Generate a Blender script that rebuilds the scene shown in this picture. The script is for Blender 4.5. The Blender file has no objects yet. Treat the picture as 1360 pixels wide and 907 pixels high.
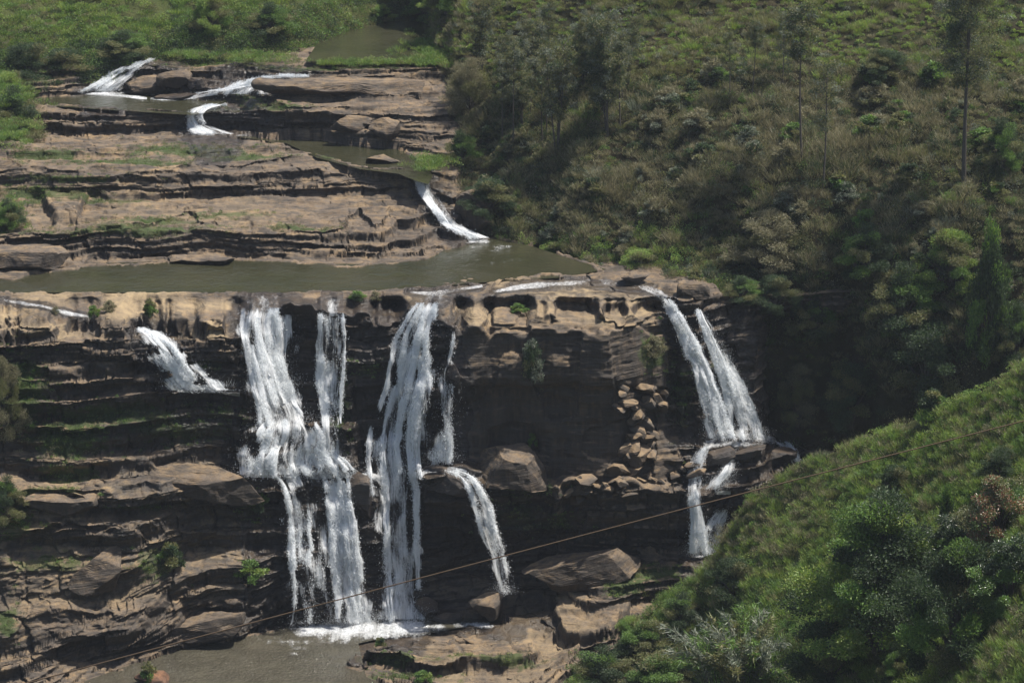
import bpy, math, random
import numpy as np
import bmesh
from mathutils import Vector, Matrix
rnd = random.Random(7)
R = math.radians
S = bpy.context.scene
COL = S.collection
# ------------------------------------------------------------------ camera, sky, sun, exposure
CAMZ, PITCH, F = 157.0, 16.0, 4000.0          # metres above the plunge pool, degrees down, focal length in photo pixels
UC, VC = 680.0, 453.5
cam = bpy.data.cameras.new('camera'); cam.sensor_width = 36; cam.lens = 36*F/1360
cam.clip_start = 1; cam.clip_end = 6000
co = bpy.data.objects.new('camera', cam); COL.objects.link(co)
co.location = (0, 0, CAMZ); co.rotation_euler = (R(90-PITCH), 0, 0); S.camera = co
SUND = Vector((0.42, 0.075, 0.905)).normalized()
EL = math.asin(SUND.z); AZ = math.atan2(SUND.x, SUND.y)
W = bpy.data.worlds.new('World'); S.world = W; W.use_nodes = True
nt = W.node_tree; bg = nt.nodes['Background']; sk = nt.nodes.new('ShaderNodeTexSky')
sk.sky_type = 'NISHITA'; sk.sun_disc = False; sk.sun_elevation = EL; sk.sun_rotation = AZ
sk.dust_density = 2.0; sk.air_density = 1.0
nt.links.new(sk.outputs[0], bg.inputs[0]); bg.inputs[1].default_value = 0.085
sl = bpy.data.lights.new('sun', 'SUN'); sl.energy = 4.4; sl.angle = R(0.53); sl.color = (1, .95, .87)
so = bpy.data.objects.new('sun', sl); COL.objects.link(so)
so.rotation_euler = SUND.to_track_quat('Z', 'Y').to_euler(); so.location = (100, 400, 300)
S.view_settings.view_transform = 'Standard'; S.view_settings.look = 'None'
S.view_settings.gamma = 1; S.view_settings.exposure = 0.68; S.view_settings.use_curve_mapping = False
S.render.engine = 'CYCLES'
S.cycles.transparent_max_bounces = 24; S.cycles.max_bounces = 6
S.cycles.diffuse_bounces = 3; S.cycles.caustics_reflective = False; S.cycles.caustics_refractive = False
S.cycles.use_denoising = True; S.cycles.denoiser = 'OPENIMAGEDENOISE'; S.cycles.denoising_prefilter = 'ACCURATE'
S.cycles.volume_max_steps = 64

# ------------------------------------------------------------------ projection helpers
cp, sp = math.cos(R(PITCH)), math.sin(R(PITCH))
def T(v):                       # tangent of the depression angle of picture row v
    return np.tan(R(PITCH)+np.arctan((np.asarray(v, float)-VC)/F))
def P(u, v, Y):                 # point at ground distance Y seen at (u, v)
    u = np.asarray(u, float); v = np.asarray(v, float); Y = np.asarray(Y, float)
    b = (v-VC)/F
    dy = cp - b*sp; dz = -sp - b*cp; dx = (u-UC)/F
    k = Y/dy
    return np.stack(np.broadcast_arrays(dx*k, Y, CAMZ+dz*k), -1)
def PZ(u, v, Z):
    return P(u, v, (CAMZ-Z)/T(v))
def proj(p):
    x, y, z = p[..., 0], p[..., 1], p[..., 2]-CAMZ
    d = y*cp - z*sp; up = y*sp + z*cp
    return UC+F*x/d, VC-F*up/d
def MPP(Y): return Y/math.cos(R(PITCH))/F*1.0   # metres per photo pixel

# ------------------------------------------------------------------ noise
def _h(i, j, k, s):
    n = (i.astype(np.uint32)*np.uint32(374761393) + j.astype(np.uint32)*np.uint32(668265263)
         + k.astype(np.uint32)*np.uint32(2246822519) + np.uint32((s*3266489917) & 0xffffffff))
    n = (n ^ (n >> np.uint32(13)))*np.uint32(1274126177)
    n = (n ^ (n >> np.uint32(16)))*np.uint32(2654435761)
    return ((n >> np.uint32(8)) & np.uint32(0xffff)).astype(np.float32)/32767.5-1
def noise(x, y, z, s=0):
    x, y, z = [np.asarray(a, np.float64) for a in np.broadcast_arrays(x, y, z)]
    fx, fy, fz = np.floor(x), np.floor(y), np.floor(z)
    i, j, k = fx.astype(np.int64), fy.astype(np.int64), fz.astype(np.int64)
    a, b, c = (x-fx).astype(np.float32), (y-fy).astype(np.float32), (z-fz).astype(np.float32)
    a, b, c = a*a*(3-2*a), b*b*(3-2*b), c*c*(3-2*c)
    r = 0
    for di, wi in ((0, 1-a), (1, a)):
        for dj, wj in ((0, 1-b), (1, b)):
            ww = wi*wj
            r = r + ww*((1-c)*_h(i+di, j+dj, k, s)+c*_h(i+di, j+dj, k+1, s))
    return r
def fbm(x, y, z, o=4, s=0, g=.5):
    r = 0; a = 1
    for q in range(o):
        r = r+a*noise(x*2**q, y*2**q, z*2**q, s+q*17); a *= g
    return r
def sstep(a, b, x):
    t = np.clip((x-a)/(b-a), 0, 1); return t*t*(3-2*t)

# ------------------------------------------------------------------ mesh helpers
def mk(name, verts, faces, mat, parent=None, smooth=True, attrs=None, link=True):
    me = bpy.data.meshes.new(name)
    verts = np.asarray(verts, np.float32); faces = np.asarray(faces, np.int32)
    me.vertices.add(len(verts)); me.vertices.foreach_set('co', verts.ravel())
    m, k = faces.shape
    me.loops.add(m*k); me.loops.foreach_set('vertex_index', faces.ravel())
    me.polygons.add(m); me.polygons.foreach_set('loop_start', np.arange(0, m*k, k, dtype=np.int32))
    try: me.polygons.foreach_set('loop_total', np.full(m, k, np.int32))
    except Exception: pass
    me.update(calc_edges=True)
    me.polygons.foreach_set('use_smooth', np.full(m, smooth, bool))
    for an, av in (attrs or {}).items():
        av = np.asarray(av, np.float32)
        if av.ndim == 1:
            at = me.attributes.new(an, 'FLOAT', 'POINT'); at.data.foreach_set('value', av)
        else:
            if av.shape[1] == 3: av = np.concatenate([av, np.ones((len(av), 1), np.float32)], 1)
            at = me.attributes.new(an, 'FLOAT_COLOR', 'POINT'); at.data.foreach_set('color', av.ravel())
    me.materials.append(mat)
    if not link: return me
    o = bpy.data.objects.new(name, me); COL.objects.link(o)
    if parent: o.parent = parent
    return o
def tag(o, label=None, cat=None, group=None, kind=None):
    if label: o['label'] = label
    if cat: o['category'] = cat
    if group: o['group'] = group
    if kind: o['kind'] = kind
    return o
def empty(name, loc, rz=0, sc=1, parent=None):
    o = bpy.data.objects.new(name, None); COL.objects.link(o)
    o.location = loc; o.rotation_euler = (0, 0, rz)
    o.scale = (sc,)*3 if not hasattr(sc, '__len__') else sc
    o.empty_display_size = .1
    return o
def gridfaces(nr, nc):
    i = np.arange((nr-1)*nc).reshape(nr-1, nc)[:, :-1].ravel()
    return np.stack([i, i+1, i+nc+1, i+nc], 1)

# ------------------------------------------------------------------ materials
class NT:
    def __init__(s, name):
        s.m = bpy.data.materials.new(name); s.m.use_nodes = True
        s.t = s.m.node_tree; s.t.nodes.clear()
        s.out = s.n('ShaderNodeOutputMaterial')
    def n(s, typ, ins=None, **kw):
        x = s.t.nodes.new(typ)
        for k, v in kw.items(): setattr(x, k, v)
        for k, v in (ins or {}).items():
            if isinstance(v, bpy.types.NodeSocket): s.t.links.new(v, x.inputs[k])
            else: x.inputs[k].default_value = v
        return x
    def noise(s, vec, scale, detail=5, rough=.6):
        return s.n('ShaderNodeTexNoise', {'Vector': vec, 'Scale': scale, 'Detail': detail, 'Roughness': rough}).outputs[0]
    def mapr(s, v, a, b, c=0., d=1.):
        return s.n('ShaderNodeMapRange', {0: v, 1: a, 2: b, 3: c, 4: d}).outputs[0]
    def mix(s, f, a, b):
        x = s.n('ShaderNodeMix', data_type='RGBA')
        for k, v in ((0, f), (6, a), (7, b)):
            if isinstance(v, bpy.types.NodeSocket): s.t.links.new(v, x.inputs[k])
            else: x.inputs[k].default_value = v if k == 0 else (*v, 1)
        return x.outputs[2]
    def math(s, op, a, b=0.):
        x = s.n('ShaderNodeMath', {0: a, 1: b}, operation=op); return x.outputs[0]
    def scale(s, vec, sc):
        return s.n('ShaderNodeVectorMath', {0: vec, 1: sc}, operation='MULTIPLY').outputs[0]

def rock_mat(name, wetbase=0., tone=(1, 1, 1), useattr=True):
    q = NT(name)
    geo = q.n('ShaderNodeNewGeometry'); tc = q.n('ShaderNodeTexCoord').outputs['Object']
    nz = q.n('ShaderNodeSeparateXYZ', {0: geo.outputs['Normal']}).outputs[2]
    big = q.noise(tc, .13, 5); med = q.noise(tc, .7, 6, .65); fine = q.noise(tc, 4.5, 5, .7)
    lay = q.noise(q.scale(tc, (.10, .10, 4.2)), 1., 6, .7)
    strk = q.noise(q.scale(tc, (1.6, 1.6, .16)), 1., 4, .6)
    def c(*a): return tuple(a[i]*tone[i]*.655 for i in range(3))
    col = q.mix(q.mapr(big, .38, .62), c(.385, .262, .140), c(.215, .150, .094))
    col = q.mix(q.mapr(med, .42, .66), col, c(.20, .16, .125))
    col = q.mix(q.mapr(lay, .52, .66, 0, .75), col, c(.125, .085, .058))
    col = q.mix(q.mapr(fine, .5, .72, 0, .6), col, c(.36, .295, .20))
    # weathered black crust plus painted shade on risers, under ledges; bare scoured stone on treads
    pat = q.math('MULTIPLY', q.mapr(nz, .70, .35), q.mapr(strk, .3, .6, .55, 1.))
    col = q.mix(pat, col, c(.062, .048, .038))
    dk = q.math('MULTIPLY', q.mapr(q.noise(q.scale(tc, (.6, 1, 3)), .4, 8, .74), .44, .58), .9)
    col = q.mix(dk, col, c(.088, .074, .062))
    if useattr:
        wet = q.n('ShaderNodeAttribute', attribute_name='wet').outputs['Fac']
        gr = q.n('ShaderNodeAttribute', attribute_name='green').outputs['Fac']
        wn = q.mapr(q.math('ADD', wet, q.math('MULTIPLY', q.math('SUBTRACT', med, .5), .8)), .35, .6)
        gm = q.mapr(q.math('ADD', gr, q.math('MULTIPLY', q.math('SUBTRACT', med, .5), 1.4)), .4, .6)
        col = q.mix(gm, col, (.045, .062, .016))
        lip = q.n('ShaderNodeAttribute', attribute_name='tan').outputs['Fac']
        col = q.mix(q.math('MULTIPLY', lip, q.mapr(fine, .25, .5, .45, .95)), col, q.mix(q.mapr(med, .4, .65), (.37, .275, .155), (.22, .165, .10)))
        col = q.mix(q.math('MULTIPLY', wn, .72), col, (.026, .022, .020))
    else:
        wn = q.mapr(q.noise(tc, .8), .3, .5, wetbase, wetbase+.001)
        col = q.mix(wetbase*.6, col, (.03, .026, .024))
    rough = q.mapr(wn, 0, 1, .85, .24)
    hgt = q.math('ADD', q.math('MULTIPLY', med, .6), q.math('ADD', q.math('MULTIPLY', fine, .22), q.math('MULTIPLY', lay, .8)))
    bp = q.n('ShaderNodeBump', {'Strength': .75, 'Distance': .55, 'Height': hgt})
    b = q.n('ShaderNodeBsdfPrincipled', {'Base Color': col, 'Roughness': rough, 'Normal': bp.outputs[0], 'Specular IOR Level': .4})
    q.t.links.new(b.outputs[0], q.out.inputs[0]); return q.m

def ground_mat(name, a, b_, c_):
    q = NT(name); tc = q.n('ShaderNodeTexCoord').outputs['Object']
    n1 = q.noise(tc, .12, 5); n2 = q.noise(tc, 1.3, 6, .7)
    col = q.mix(q.mapr(n1, .4, .6), a, b_); col = q.mix(q.mapr(n2, .5, .7), col, c_)
    bp = q.n('ShaderNodeBump', {'Strength': 1., 'Distance': .6, 'Height': n2})
    b = q.n('ShaderNodeBsdfPrincipled', {'Base Color': col, 'Roughness': .95, 'Normal': bp.outputs[0], 'Specular IOR Level': .1})
    q.t.links.new(b.outputs[0], q.out.inputs[0]); return q.m

def leaf_mat(name, transl=.38, gloss=.025, rough=.55):
    q = NT(name); c = q.n('ShaderNodeAttribute', attribute_name='col').outputs['Color']
    d = q.n('ShaderNodeBsdfDiffuse', {'Color': c})
    hs = q.n('ShaderNodeHueSaturation', {'Hue': .485, 'Saturation': 1.15, 'Value': 1.35, 'Color': c})
    t = q.n('ShaderNodeBsdfTranslucent', {'Color': hs.outputs[0]})
    m = q.n('ShaderNodeMixShader', {0: transl, 1: d.outputs[0], 2: t.outputs[0]})
    g = q.n('ShaderNodeBsdfGlossy', {'Color': (1, 1, 1, 1), 'Roughness': rough})
    m2 = q.n('ShaderNodeMixShader', {0: gloss, 1: m.outputs[0], 2: g.outputs[0]})
    q.t.links.new(m2.outputs[0], q.out.inputs[0]); return q.m

def bark_mat(name, a, b_):
    q = NT(name); tc = q.n('ShaderNodeTexCoord').outputs['Object']
    n = q.noise(q.scale(tc, (3, 3, .7)), 1.5, 5)
    b = q.n('ShaderNodeBsdfPrincipled', {'Base Color': q.mix(n, a, b_), 'Roughness': .9})
    q.t.links.new(b.outputs[0], q.out.inputs[0]); return q.m

def pool_mat(name, ca, cb, bump=.12, rip=1.0):
    q = NT(name); tc = q.n('ShaderNodeTexCoord').outputs['Object']
    n1 = q.noise(tc, .09, 4); n2 = q.noise(q.scale(tc, (1., .55, 1)), 1.1*rip, 5, .62); n3 = q.noise(tc, .25, 3)
    col = q.mix(q.mapr(n1, .35, .65), ca, cb)
    h = q.math('MULTIPLY', n2, q.mapr(n3, .35, .65, .35, 1.))
    bp = q.n('ShaderNodeBump', {'Strength': 1., 'Distance': bump, 'Height': h})
    b = q.n('ShaderNodeBsdfPrincipled', {'Base Color': col, 'Roughness': .07, 'Normal': bp.outputs[0], 'IOR': 1.33, 'Specular IOR Level': .5})
    q.t.links.new(b.outputs[0], q.out.inputs[0]); return q.m

def fall_mat(name, lo=.40, hi=.60, across=5.0, along=.32):
    q = NT(name)
    uv = q.n('ShaderNodeAttribute', attribute_name='flow').outputs['Vector']
    de = q.n('ShaderNodeAttribute', attribute_name='dens').outputs['Fac']
    s1 = q.noise(q.scale(uv, (across, along, 1)), 1., 5, .7)
    s2 = q.noise(q.scale(uv, (1.1, .28, 1)), 1., 4, .55)
    s3 = q.noise(q.scale(uv, (9, 2.2, 1)), 1., 3, .7)
    a = q.math('ADD', q.math('MULTIPLY', s1, .42), q.math('ADD', q.math('MULTIPLY', s2, .36), q.math('MULTIPLY', s3, .22)))
    a = q.math('ADD', a, q.math('MULTIPLY', q.math('SUBTRACT', de, .5), .55))
    al = q.mapr(a, lo, hi)
    col = q.mix(q.mapr(s1, .35, .6), (.66, .69, .72), (.95, .96, .96))
    tcw = q.n('ShaderNodeTexCoord').outputs['Object']
    bpn = q.n('ShaderNodeBump', {'Strength': .35, 'Distance': .3, 'Height': q.math('ADD', q.noise(tcw, 2.2, 6, .8), q.math('MULTIPLY', s3, .35))}).outputs[0]
    d = q.n('ShaderNodeBsdfDiffuse', {'Color': col, 'Normal': bpn}); t = q.n('ShaderNodeBsdfTranslucent', {'Color': col, 'Normal': bpn})
    m = q.n('ShaderNodeMixShader', {0: .45, 1: d.outputs[0], 2: t.outputs[0]})
    tr = q.n('ShaderNodeBsdfTransparent')
    m2 = q.n('ShaderNodeMixShader', {0: al, 1: tr.outputs[0], 2: m.outputs[0]})
    q.t.links.new(m2.outputs[0], q.out.inputs[0]); return q.m

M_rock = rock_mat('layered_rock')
M_bould = rock_mat('boulder_rock', 0., (1, 1, 1), False)
M_bouldwet = rock_mat('wet_boulder_rock', .9, (.8, .8, .85), False)
M_red = rock_mat('red_boulder_rock', .2, (1.1, .75, .6), False)
M_leaf = leaf_mat('leaves'); M_dry = leaf_mat('dry_blades', .3, .03, .6)
M_gloss = leaf_mat('glossy_leaves', .28, .06, .4)
M_bark = bark_mat('bark', (.05, .04, .032), (.11, .095, .08))
M_pond = pool_mat('murky_pond_water', (.028, .029, .015), (.042, .040, .023), .14, 1.3)
M_pool = pool_mat('stirred_pool_water', (.066, .060, .042), (.088, .080, .058), .9, 2.2)
M_fall = fall_mat('falling_water')
M_foam = fall_mat('foam', .40, .74, 3.4, 2.2)
M_hill = ground_mat('scrub_soil', (.030, .032, .014), (.048, .040, .022), (.022, .022, .012))
M_near = ground_mat('grass_soil', (.06, .075, .024), (.075, .08, .03), (.05, .06, .022))

# ------------------------------------------------------------------ main rock terrain: columns (u) x rows (v); values < 150 are heights, others distances
CU = [-110, 0, 150, 300, 400, 500, 600, 700, 800, 900, 1000, 1052]
ROWS = {
 -30: [50]*12,
 20:  [59.5]*5+[59]*7,
 66:  [60.3, 60.3, 60.3, 60.3, 60.5, 60.4, 60.3, 58, 56, 54, 50, 50],
 80:  [60.4, 60.4, 60.4, 60.3, 61.0, 61.1, 61.0, 58, 56, 54, 50, 50],
 100: [59, 58.8, 58.0, 58.6, 59.4, 59.6, 59.4, 56, 54, 52, 48, 48],
 130: [56.6, 56, 55.2, 56.0, 57.6, 57.9, 57.9, 50, 50, 48, 46, 46],
 146: [56.2, 55.8, 55.6, 56, 57.0, 57.3, 57.4, 48, 48, 46, 44, 44],
 170: [53.6, 53.4, 53.0, 53.0, 53.8, 54.8, 55.4, 46, 46, 44, 43, 43],
 200: [52.6, 52.6, 52.6, 52.6, 52.2, 51.8, 53.0, 44, 44, 44, 42, 42],
 226: [51.9, 51.9, 51.9, 51.9, 51.6, 51.5, 51.8, 43, 43, 43, 42, 42],
 253: [49.2, 49.1, 49.1, 49.0, 49.0, 49.0, 49.6, 43, 43, 43, 42, 42],
 304: [47.7, 47.7, 47.7, 47.7, 47.4, 46.9, 45.8, 43, 43, 43, 42, 42],
 338: [44.5, 44.5, 44.3, 44.2, 44.3, 44.3, 43.9, 43, 43, 43, 42, 42],
 350: [44.3, 44.3, 44.0, 44.0, 44.0, 44.0, 43.6, 43.3, 43.6, 43.6, 42, 42],
 388: [44.2, 44.15, 44.1, 44.1, 43.95, 44.05, 44.1, 44.4, 44.5, 43.9, 42.5, 42.5],
 410: [43.5, 43.5, 43.5, 43.3, 43.2, 43.2, 43.3, 43.9, 44.1, 41.8, 40.5, 40],
 430: [42.9, 42.9, 43.0, 42.7, 417, 415, 411, 410.2, 410.2, 419, 422.5, 448],
 440: [42.4, 42.4, 42.6, 408.2, 416.8, 414.7, 410.9, 410.1, 410.1, 418.7, 422.4, 448],
 500: [401, 402, 403, 407.5, 414.5, 413, 409.3, 408.9, 409.0, 417, 421.5, 447],
 560: [399, 400, 401.5, 406.3, 411, 411.5, 410.2, 410.2, 409.8, 416, 420.5, 441],
 600: [398, 399, 400.5, 405.6, 409, 410, 410, 410.4, 409.3, 412.5, 416, 424],
 640: [395.5, 396.5, 399, 404.4, 406.5, 408, 408.5, 409.6, 408, 410.5, 412, 418],
 700: [391, 392, 395.5, 402, 404.4, 406.5, 409, 410, 410.5, 411, 412, 414],
 740: [387.5, 388.5, 392.5, 400, 402.6, 405.6, 409, 411, 411, 409, 409, 410],
 770: [385.5, 386.5, 390.5, 398.7, 401.9, 404.8, 408, 410, 403, 404, 404, 404],
 800: [384, 385, 388.5, 397.3, 401.4, 403.8, 406.8, 404.2, 399.5, 404, 408, 408],
 830: [382, 383, 387.3, 396.6, -.5, -.5, -.4, 1.5, 3.2, 1, -1, -3],
 860: [380, 381, 387.2, -.8, -.8, 1.5, 1.9, 2.0, 1.5, -2, -4, -5],
 880: [378.3, 379, 0.3, -.8, -.8, .6, 1.2, 1.4, 0, -2, -4, -5],
 907: [376, 377, -.8, -.8, -.8, -.6, .5, .6, -1, -3, -5, -5],
 980: [371, 371, -1, -1, -1, -1, -.6, -.4, -2, -4, -5, -5],
}
RV = sorted(ROWS)
TAB = np.array([[(x if x > 150 else float((CAMZ-x)/T(v))) for x in ROWS[v]] for v in RV])
_s150 = {440: 405, 474: 404.9, 484: 403.3, 508: 403.3, 518: 401.7, 542: 401.8, 552: 400.2, 584: 400.3, 600: 399, 618: 398.9, 648: 394.6, 672: 395, 688: 392.8, 712: 393.2, 745: 389.4, 782: 389.4, 802: 387, 808: 387.1, 830: 384.8}
_s300 = {440: 408.2, 474: 408.2, 484: 407.4, 508: 407.5, 518: 406.7, 542: 406.8, 552: 406.1, 584: 406.2, 600: 405.6, 618: 405.5, 648: 402.2, 672: 402.7, 688: 401.2, 712: 401.6, 745: 399.2, 782: 399.3, 802: 397.8, 808: 397.9, 830: 396.7}
STEPS = {k: (_s150[k]-1.9, _s150[k]-1.3, _s150[k], _s300[k]) for k in _s150}
def tabval(u, v, RV, CU, TAB):
    iu = np.clip(np.searchsorted(CU, u)-1, 0, len(CU)-2); iv = np.clip(np.searchsorted(RV, v)-1, 0, len(RV)-2)
    cu, rv = np.asarray(CU, float), np.asarray(RV, float)
    a = np.clip((u-cu[iu])/(cu[iu+1]-cu[iu]), 0, 1); b = np.clip((v-rv[iv])/(rv[iv+1]-rv[iv]), 0, 1)
    a = a*a*(3-2*a)
    return (TAB[iv, iu]*(1-a)+TAB[iv, iu+1]*a)*(1-b)+(TAB[iv+1, iu]*(1-a)+TAB[iv+1, iu+1]*a)*b
BOX = [  # u0,u1,v0,v1,dY (toward the viewer), edge softness u
 (322, 472, 562, 622, -2.6, 8), (372, 470, 640, 840, -1.2, 8), (462, 505, 632, 715, -1.8, 6),
 (558, 645, 622, 668, -3.6, 8), (455, 522, 418, 575, -1.6, 8), (596, 888, 426, 512, -1.3, 6),
 (735, 945, 640, 688, -3.0, 10), (925, 1062, 588, 655, -2.0, 8), (322, 352, 470, 560, -1.4, 5),
 (600, 750, 705, 760, 1.5, 20), (620, 745, 644, 702, -3.6, 10), (205, 330, 610, 660, -1.6, 12), (0, 120, 655, 690, -1.6, 10),
 (60, 190, 690, 730, -.8, 15), (900, 935, 395, 560, -1.2, 8),
 (250, 330, 765, 800, -1.2, 10), (60, 310, 700, 715, -1., 15), (230, 320, 445, 470, -1.2, 8),
 (470, 560, 640, 700, -.3, 9),(300, 330, 790, 835, -1.0, 6),
]
RV2 = sorted(set(RV) | set(STEPS))
cu_n = np.array(CU, float); TAB2 = np.array([tabval(cu_n, np.full(len(CU), float(v_)), RV, CU, TAB) for v_ in RV2])
sk_ = sorted(STEPS)
for i_, v_ in enumerate(RV2):
    if 440 <= v_ <= 830:
        for c_ in range(4): TAB2[i_, c_] = np.interp(v_, sk_, [STEPS[k_][c_] for k_ in sk_])
RV, TAB = RV2, TAB2
def DA(u, v):
    sh_ = np.interp(u, [0, 60, 180, 300, 325, 400, 460, 520, 545, 598, 610, 700, 880, 900], [2, 2, 2, 4, 4, 0, 3, 14, 0, -2, 12, 16, 12, 0])+8*noise(u/21, 0, 0, 44)+4*noise(u/7, 0, 0, 45)
    v0_ = v; v = v+(7*noise(u/55, 1, 0, 47)+4*noise(u/18, 1, 0, 48))*sstep(450, 480, v)*(1-sstep(835, 850, v))*(1-sstep(330, 400, u))-sh_*sstep(390, 405, v)*(1-sstep(430, 520, v))+3*noise(u/25, 3, 0, 46)*sstep(215, 235, v)*(1-sstep(340, 350, v))
    Y = tabval(u, v, RV, CU, TAB)
    for (u0, u1, v0, v1, d, su) in BOX:
        wv = abs(d)*2.6
        wob = 4*np.sin(u*.09+v0)
        Y = Y + d*sstep(u0-su, u0+su, u)*(1-sstep(u1-su, u1+su, u))*sstep(v0-wv+wob, v0+wob, v)*(1-sstep(v1-2, v1+4, v))
    return Y
def inpoly(u, v, poly):
    r = np.zeros(np.shape(u), bool); n = len(poly)
    for i in range(n):
        (x1, y1), (x2, y2) = poly[i], poly[(i+1) % n]
        if y1 == y2: continue
        c = ((y1 > v) != (y2 > v)) & (u < (x2-x1)*(v-y1)/(y2-y1)+x1)
        r ^= c
    return r
POOLS = {
 'pond': (44.0, [(-90, 384), (40, 366), (130, 353), (330, 347), (470, 354), (560, 348), (600, 327), (640, 318), (700, 330), (750, 346), (800, 361), (740, 368), (640, 374), (560, 381), (500, 387), (300, 388), (0, 388), (-90, 394)]),
 'upper': (51.9, [(285, 180), (330, 174), (420, 170), (470, 180), (520, 190), (545, 205), (566, 230), (560, 242), (545, 238), (520, 228), (470, 222), (430, 207), (390, 194), (330, 186)]),
 'terrace': (55.5, [(45, 127), (130, 122), (210, 124), (270, 128), (300, 143), (245, 150), (150, 143), (45, 136)]),
 'far': (61.0, [(415, 78), (440, 47), (520, 32), (640, 24), (760, 3), (760, 45), (640, 62), (600, 80), (500, 82)]),
 'plunge': (0.0, [(60, 975), (125, 896), (190, 872), (320, 841), (400, 828), (520, 820), (640, 815), (690, 800), (672, 828), (560, 848), (500, 854), (464, 862), (474, 890), (520, 912), (540, 975)]),
}
FALLS = {  # picture path (u, v, width), top to bottom
 'a_left': [(186, 436, 14), (205, 444, 44), (222, 462, 56), (236, 484, 62), (252, 502, 74), (268, 518, 96)],
 'b_left': [(350, 409, 66), (345, 430, 64), (350, 465, 54), (360, 500, 62), (368, 535, 66), (378, 563, 84)],
 'b_veil': [(374, 418, 52), (374, 470, 46), (374, 514, 44)],
 'b_tier': [(376, 556, 78), (374, 576, 112), (366, 600, 128), (368, 630, 138)],
 'b_apron': [(392, 594, 96), (390, 612, 150), (400, 634, 170)],
 'c_thin': [(440, 416, 30), (440, 460, 34), (439, 500, 32), (440, 545, 24), (443, 580, 22), (446, 602, 40), (446, 627, 54)],
 'd_low': [(412, 624, 112), (420, 640, 96), (428, 680, 92), (432, 740, 98), (438, 800, 104), (440, 828, 118)],
 'd_core': [(443, 638, 34), (452, 680, 44), (460, 740, 48), (466, 800, 52), (468, 826, 60)],
 'e_main': [(568, 402, 26), (556, 428, 40), (549, 455, 58), (545, 490, 48), (532, 535, 48), (524, 570, 64), (521, 605, 66), (528, 645, 66), (526, 700, 62), (530, 760, 62), (534, 822, 66)],
 'f_thread': [(605, 424, 4), (601, 455, 5), (598, 478, 8), (592, 490, 44), (594, 520, 54), (592, 570, 50), (590, 612, 46)],
 'f_veil': [(560, 470, 10), (575, 520, 50), (580, 570, 60), (578, 618, 60)],
 'g_arc': [(600, 624, 22), (620, 630, 24), (633, 650, 26), (644, 680, 28), (654, 715, 26), (664, 750, 22), (671, 786, 20)],
 'h_right': [(884, 397, 16), (897, 420, 24), (915, 455, 26), (932, 495, 28), (946, 540, 36), (956, 582, 50)],
 'i_right': [(930, 411, 6), (944, 438, 16), (961, 470, 22), (976, 505, 28), (989, 545, 36), (998, 584, 50)],
 'j_low': [(938, 592, 24), (922, 620, 24), (922, 660, 18), (926, 700, 24), (930, 734, 44)],
 'j_side': [(974, 596, 12), (968, 625, 26), (950, 648, 34)],
 'j_spray': [(962, 676, 18), (950, 700, 26), (938, 732, 34)],
 'k_end': [(1036, 585, 26), (1050, 596, 20), (1056, 612, 16)],
 'l_top': [(209, 77, 9), (188, 83, 16), (170, 93, 28), (152, 107, 36), (136, 121, 56)],
 'm_mid': [(412, 101, 7), (380, 100, 14), (352, 104, 24), (330, 112, 34), (300, 119, 30), (262, 124, 20)],
 'm_b': [(338, 104, 30), (328, 113, 54), (318, 125, 84)], 'm_c': [(227, 99, 9), (226, 107, 12), (225, 114, 14)],
 'n_drop': [(290, 138, 24), (262, 144, 20), (254, 154, 20), (262, 168, 34), (282, 178, 64)],
 'o_chute': [(560, 237, 18), (566, 252, 24), (576, 268, 26), (588, 284, 20), (598, 298, 22), (614, 306, 30), (636, 316, 34)],
}
RUNS = {
 'sheet_b': [(350, 389, 60), (352, 398, 72), (352, 413, 66)], 'sheet_c': [(440, 396, 26), (440, 420, 28)], 'sheet_e': [(592, 388, 30), (576, 396, 26), (567, 408, 26)],   # thin white water lying on the rock, plus one painted glint
 'lip_run': [(655, 388, 5), (690, 381, 9), (740, 377, 8), (790, 374, 9), (830, 376, 10), (868, 384, 12), (884, 398, 14)],
 'crest_run': [(540, 388, 4), (570, 390, 8), (600, 386, 6), (640, 380, 6)],
 'left_run': [(0, 397, 4), (30, 403, 5), (60, 407, 4), (88, 416, 7), (122, 421, 4)],
 'ledge_a': [(236, 519, 5), (280, 520, 6), (318, 524, 8)],
 'ledge_b': [(322, 628, 8), (370, 631, 16), (420, 632, 16), (464, 630, 10), (492, 632, 6)],
 'ledge_c': [(478, 628, 6), (500, 634, 12), (530, 648, 20)],
 'ledge_d': [(545, 640, 8), (565, 626, 6), (600, 622, 8), (620, 628, 10)],
 'shelf_e': [(932, 592, 12), (965, 584, 18), (1000, 582, 20), (1038, 586, 14)],
 'mid_run': [(200, 131, 5), (240, 132, 6), (290, 124, 7)],
 'terrace_run': [(100, 124, 5), (150, 126, 6), (195, 131, 4)],
 'glint_d': [(950, 654, 6), (970, 654, 8)],  # white strip painting a sun glint on wet rock, no stream here
}
def near_paths(u, v, paths, rad):
    best = np.full(np.shape(u), 1e9)
    for nm, pts in paths.items():
        for (a, b, w), (c, d, w2) in zip(pts[:-1], pts[1:]):
            if w > 0:
                L = max((c-a)**2+(d-b)**2, 1e-6)
                t = np.clip(((u-a)*(c-a)+(v-b)*(d-b))/L, 0, 1)
                dd = np.hypot(u-a-t*(c-a), v-b-t*(d-b))-(w+(w2-w)*t)*.5
                best = np.minimum(best, dd)
    return 1-sstep(0, rad, best)

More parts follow.
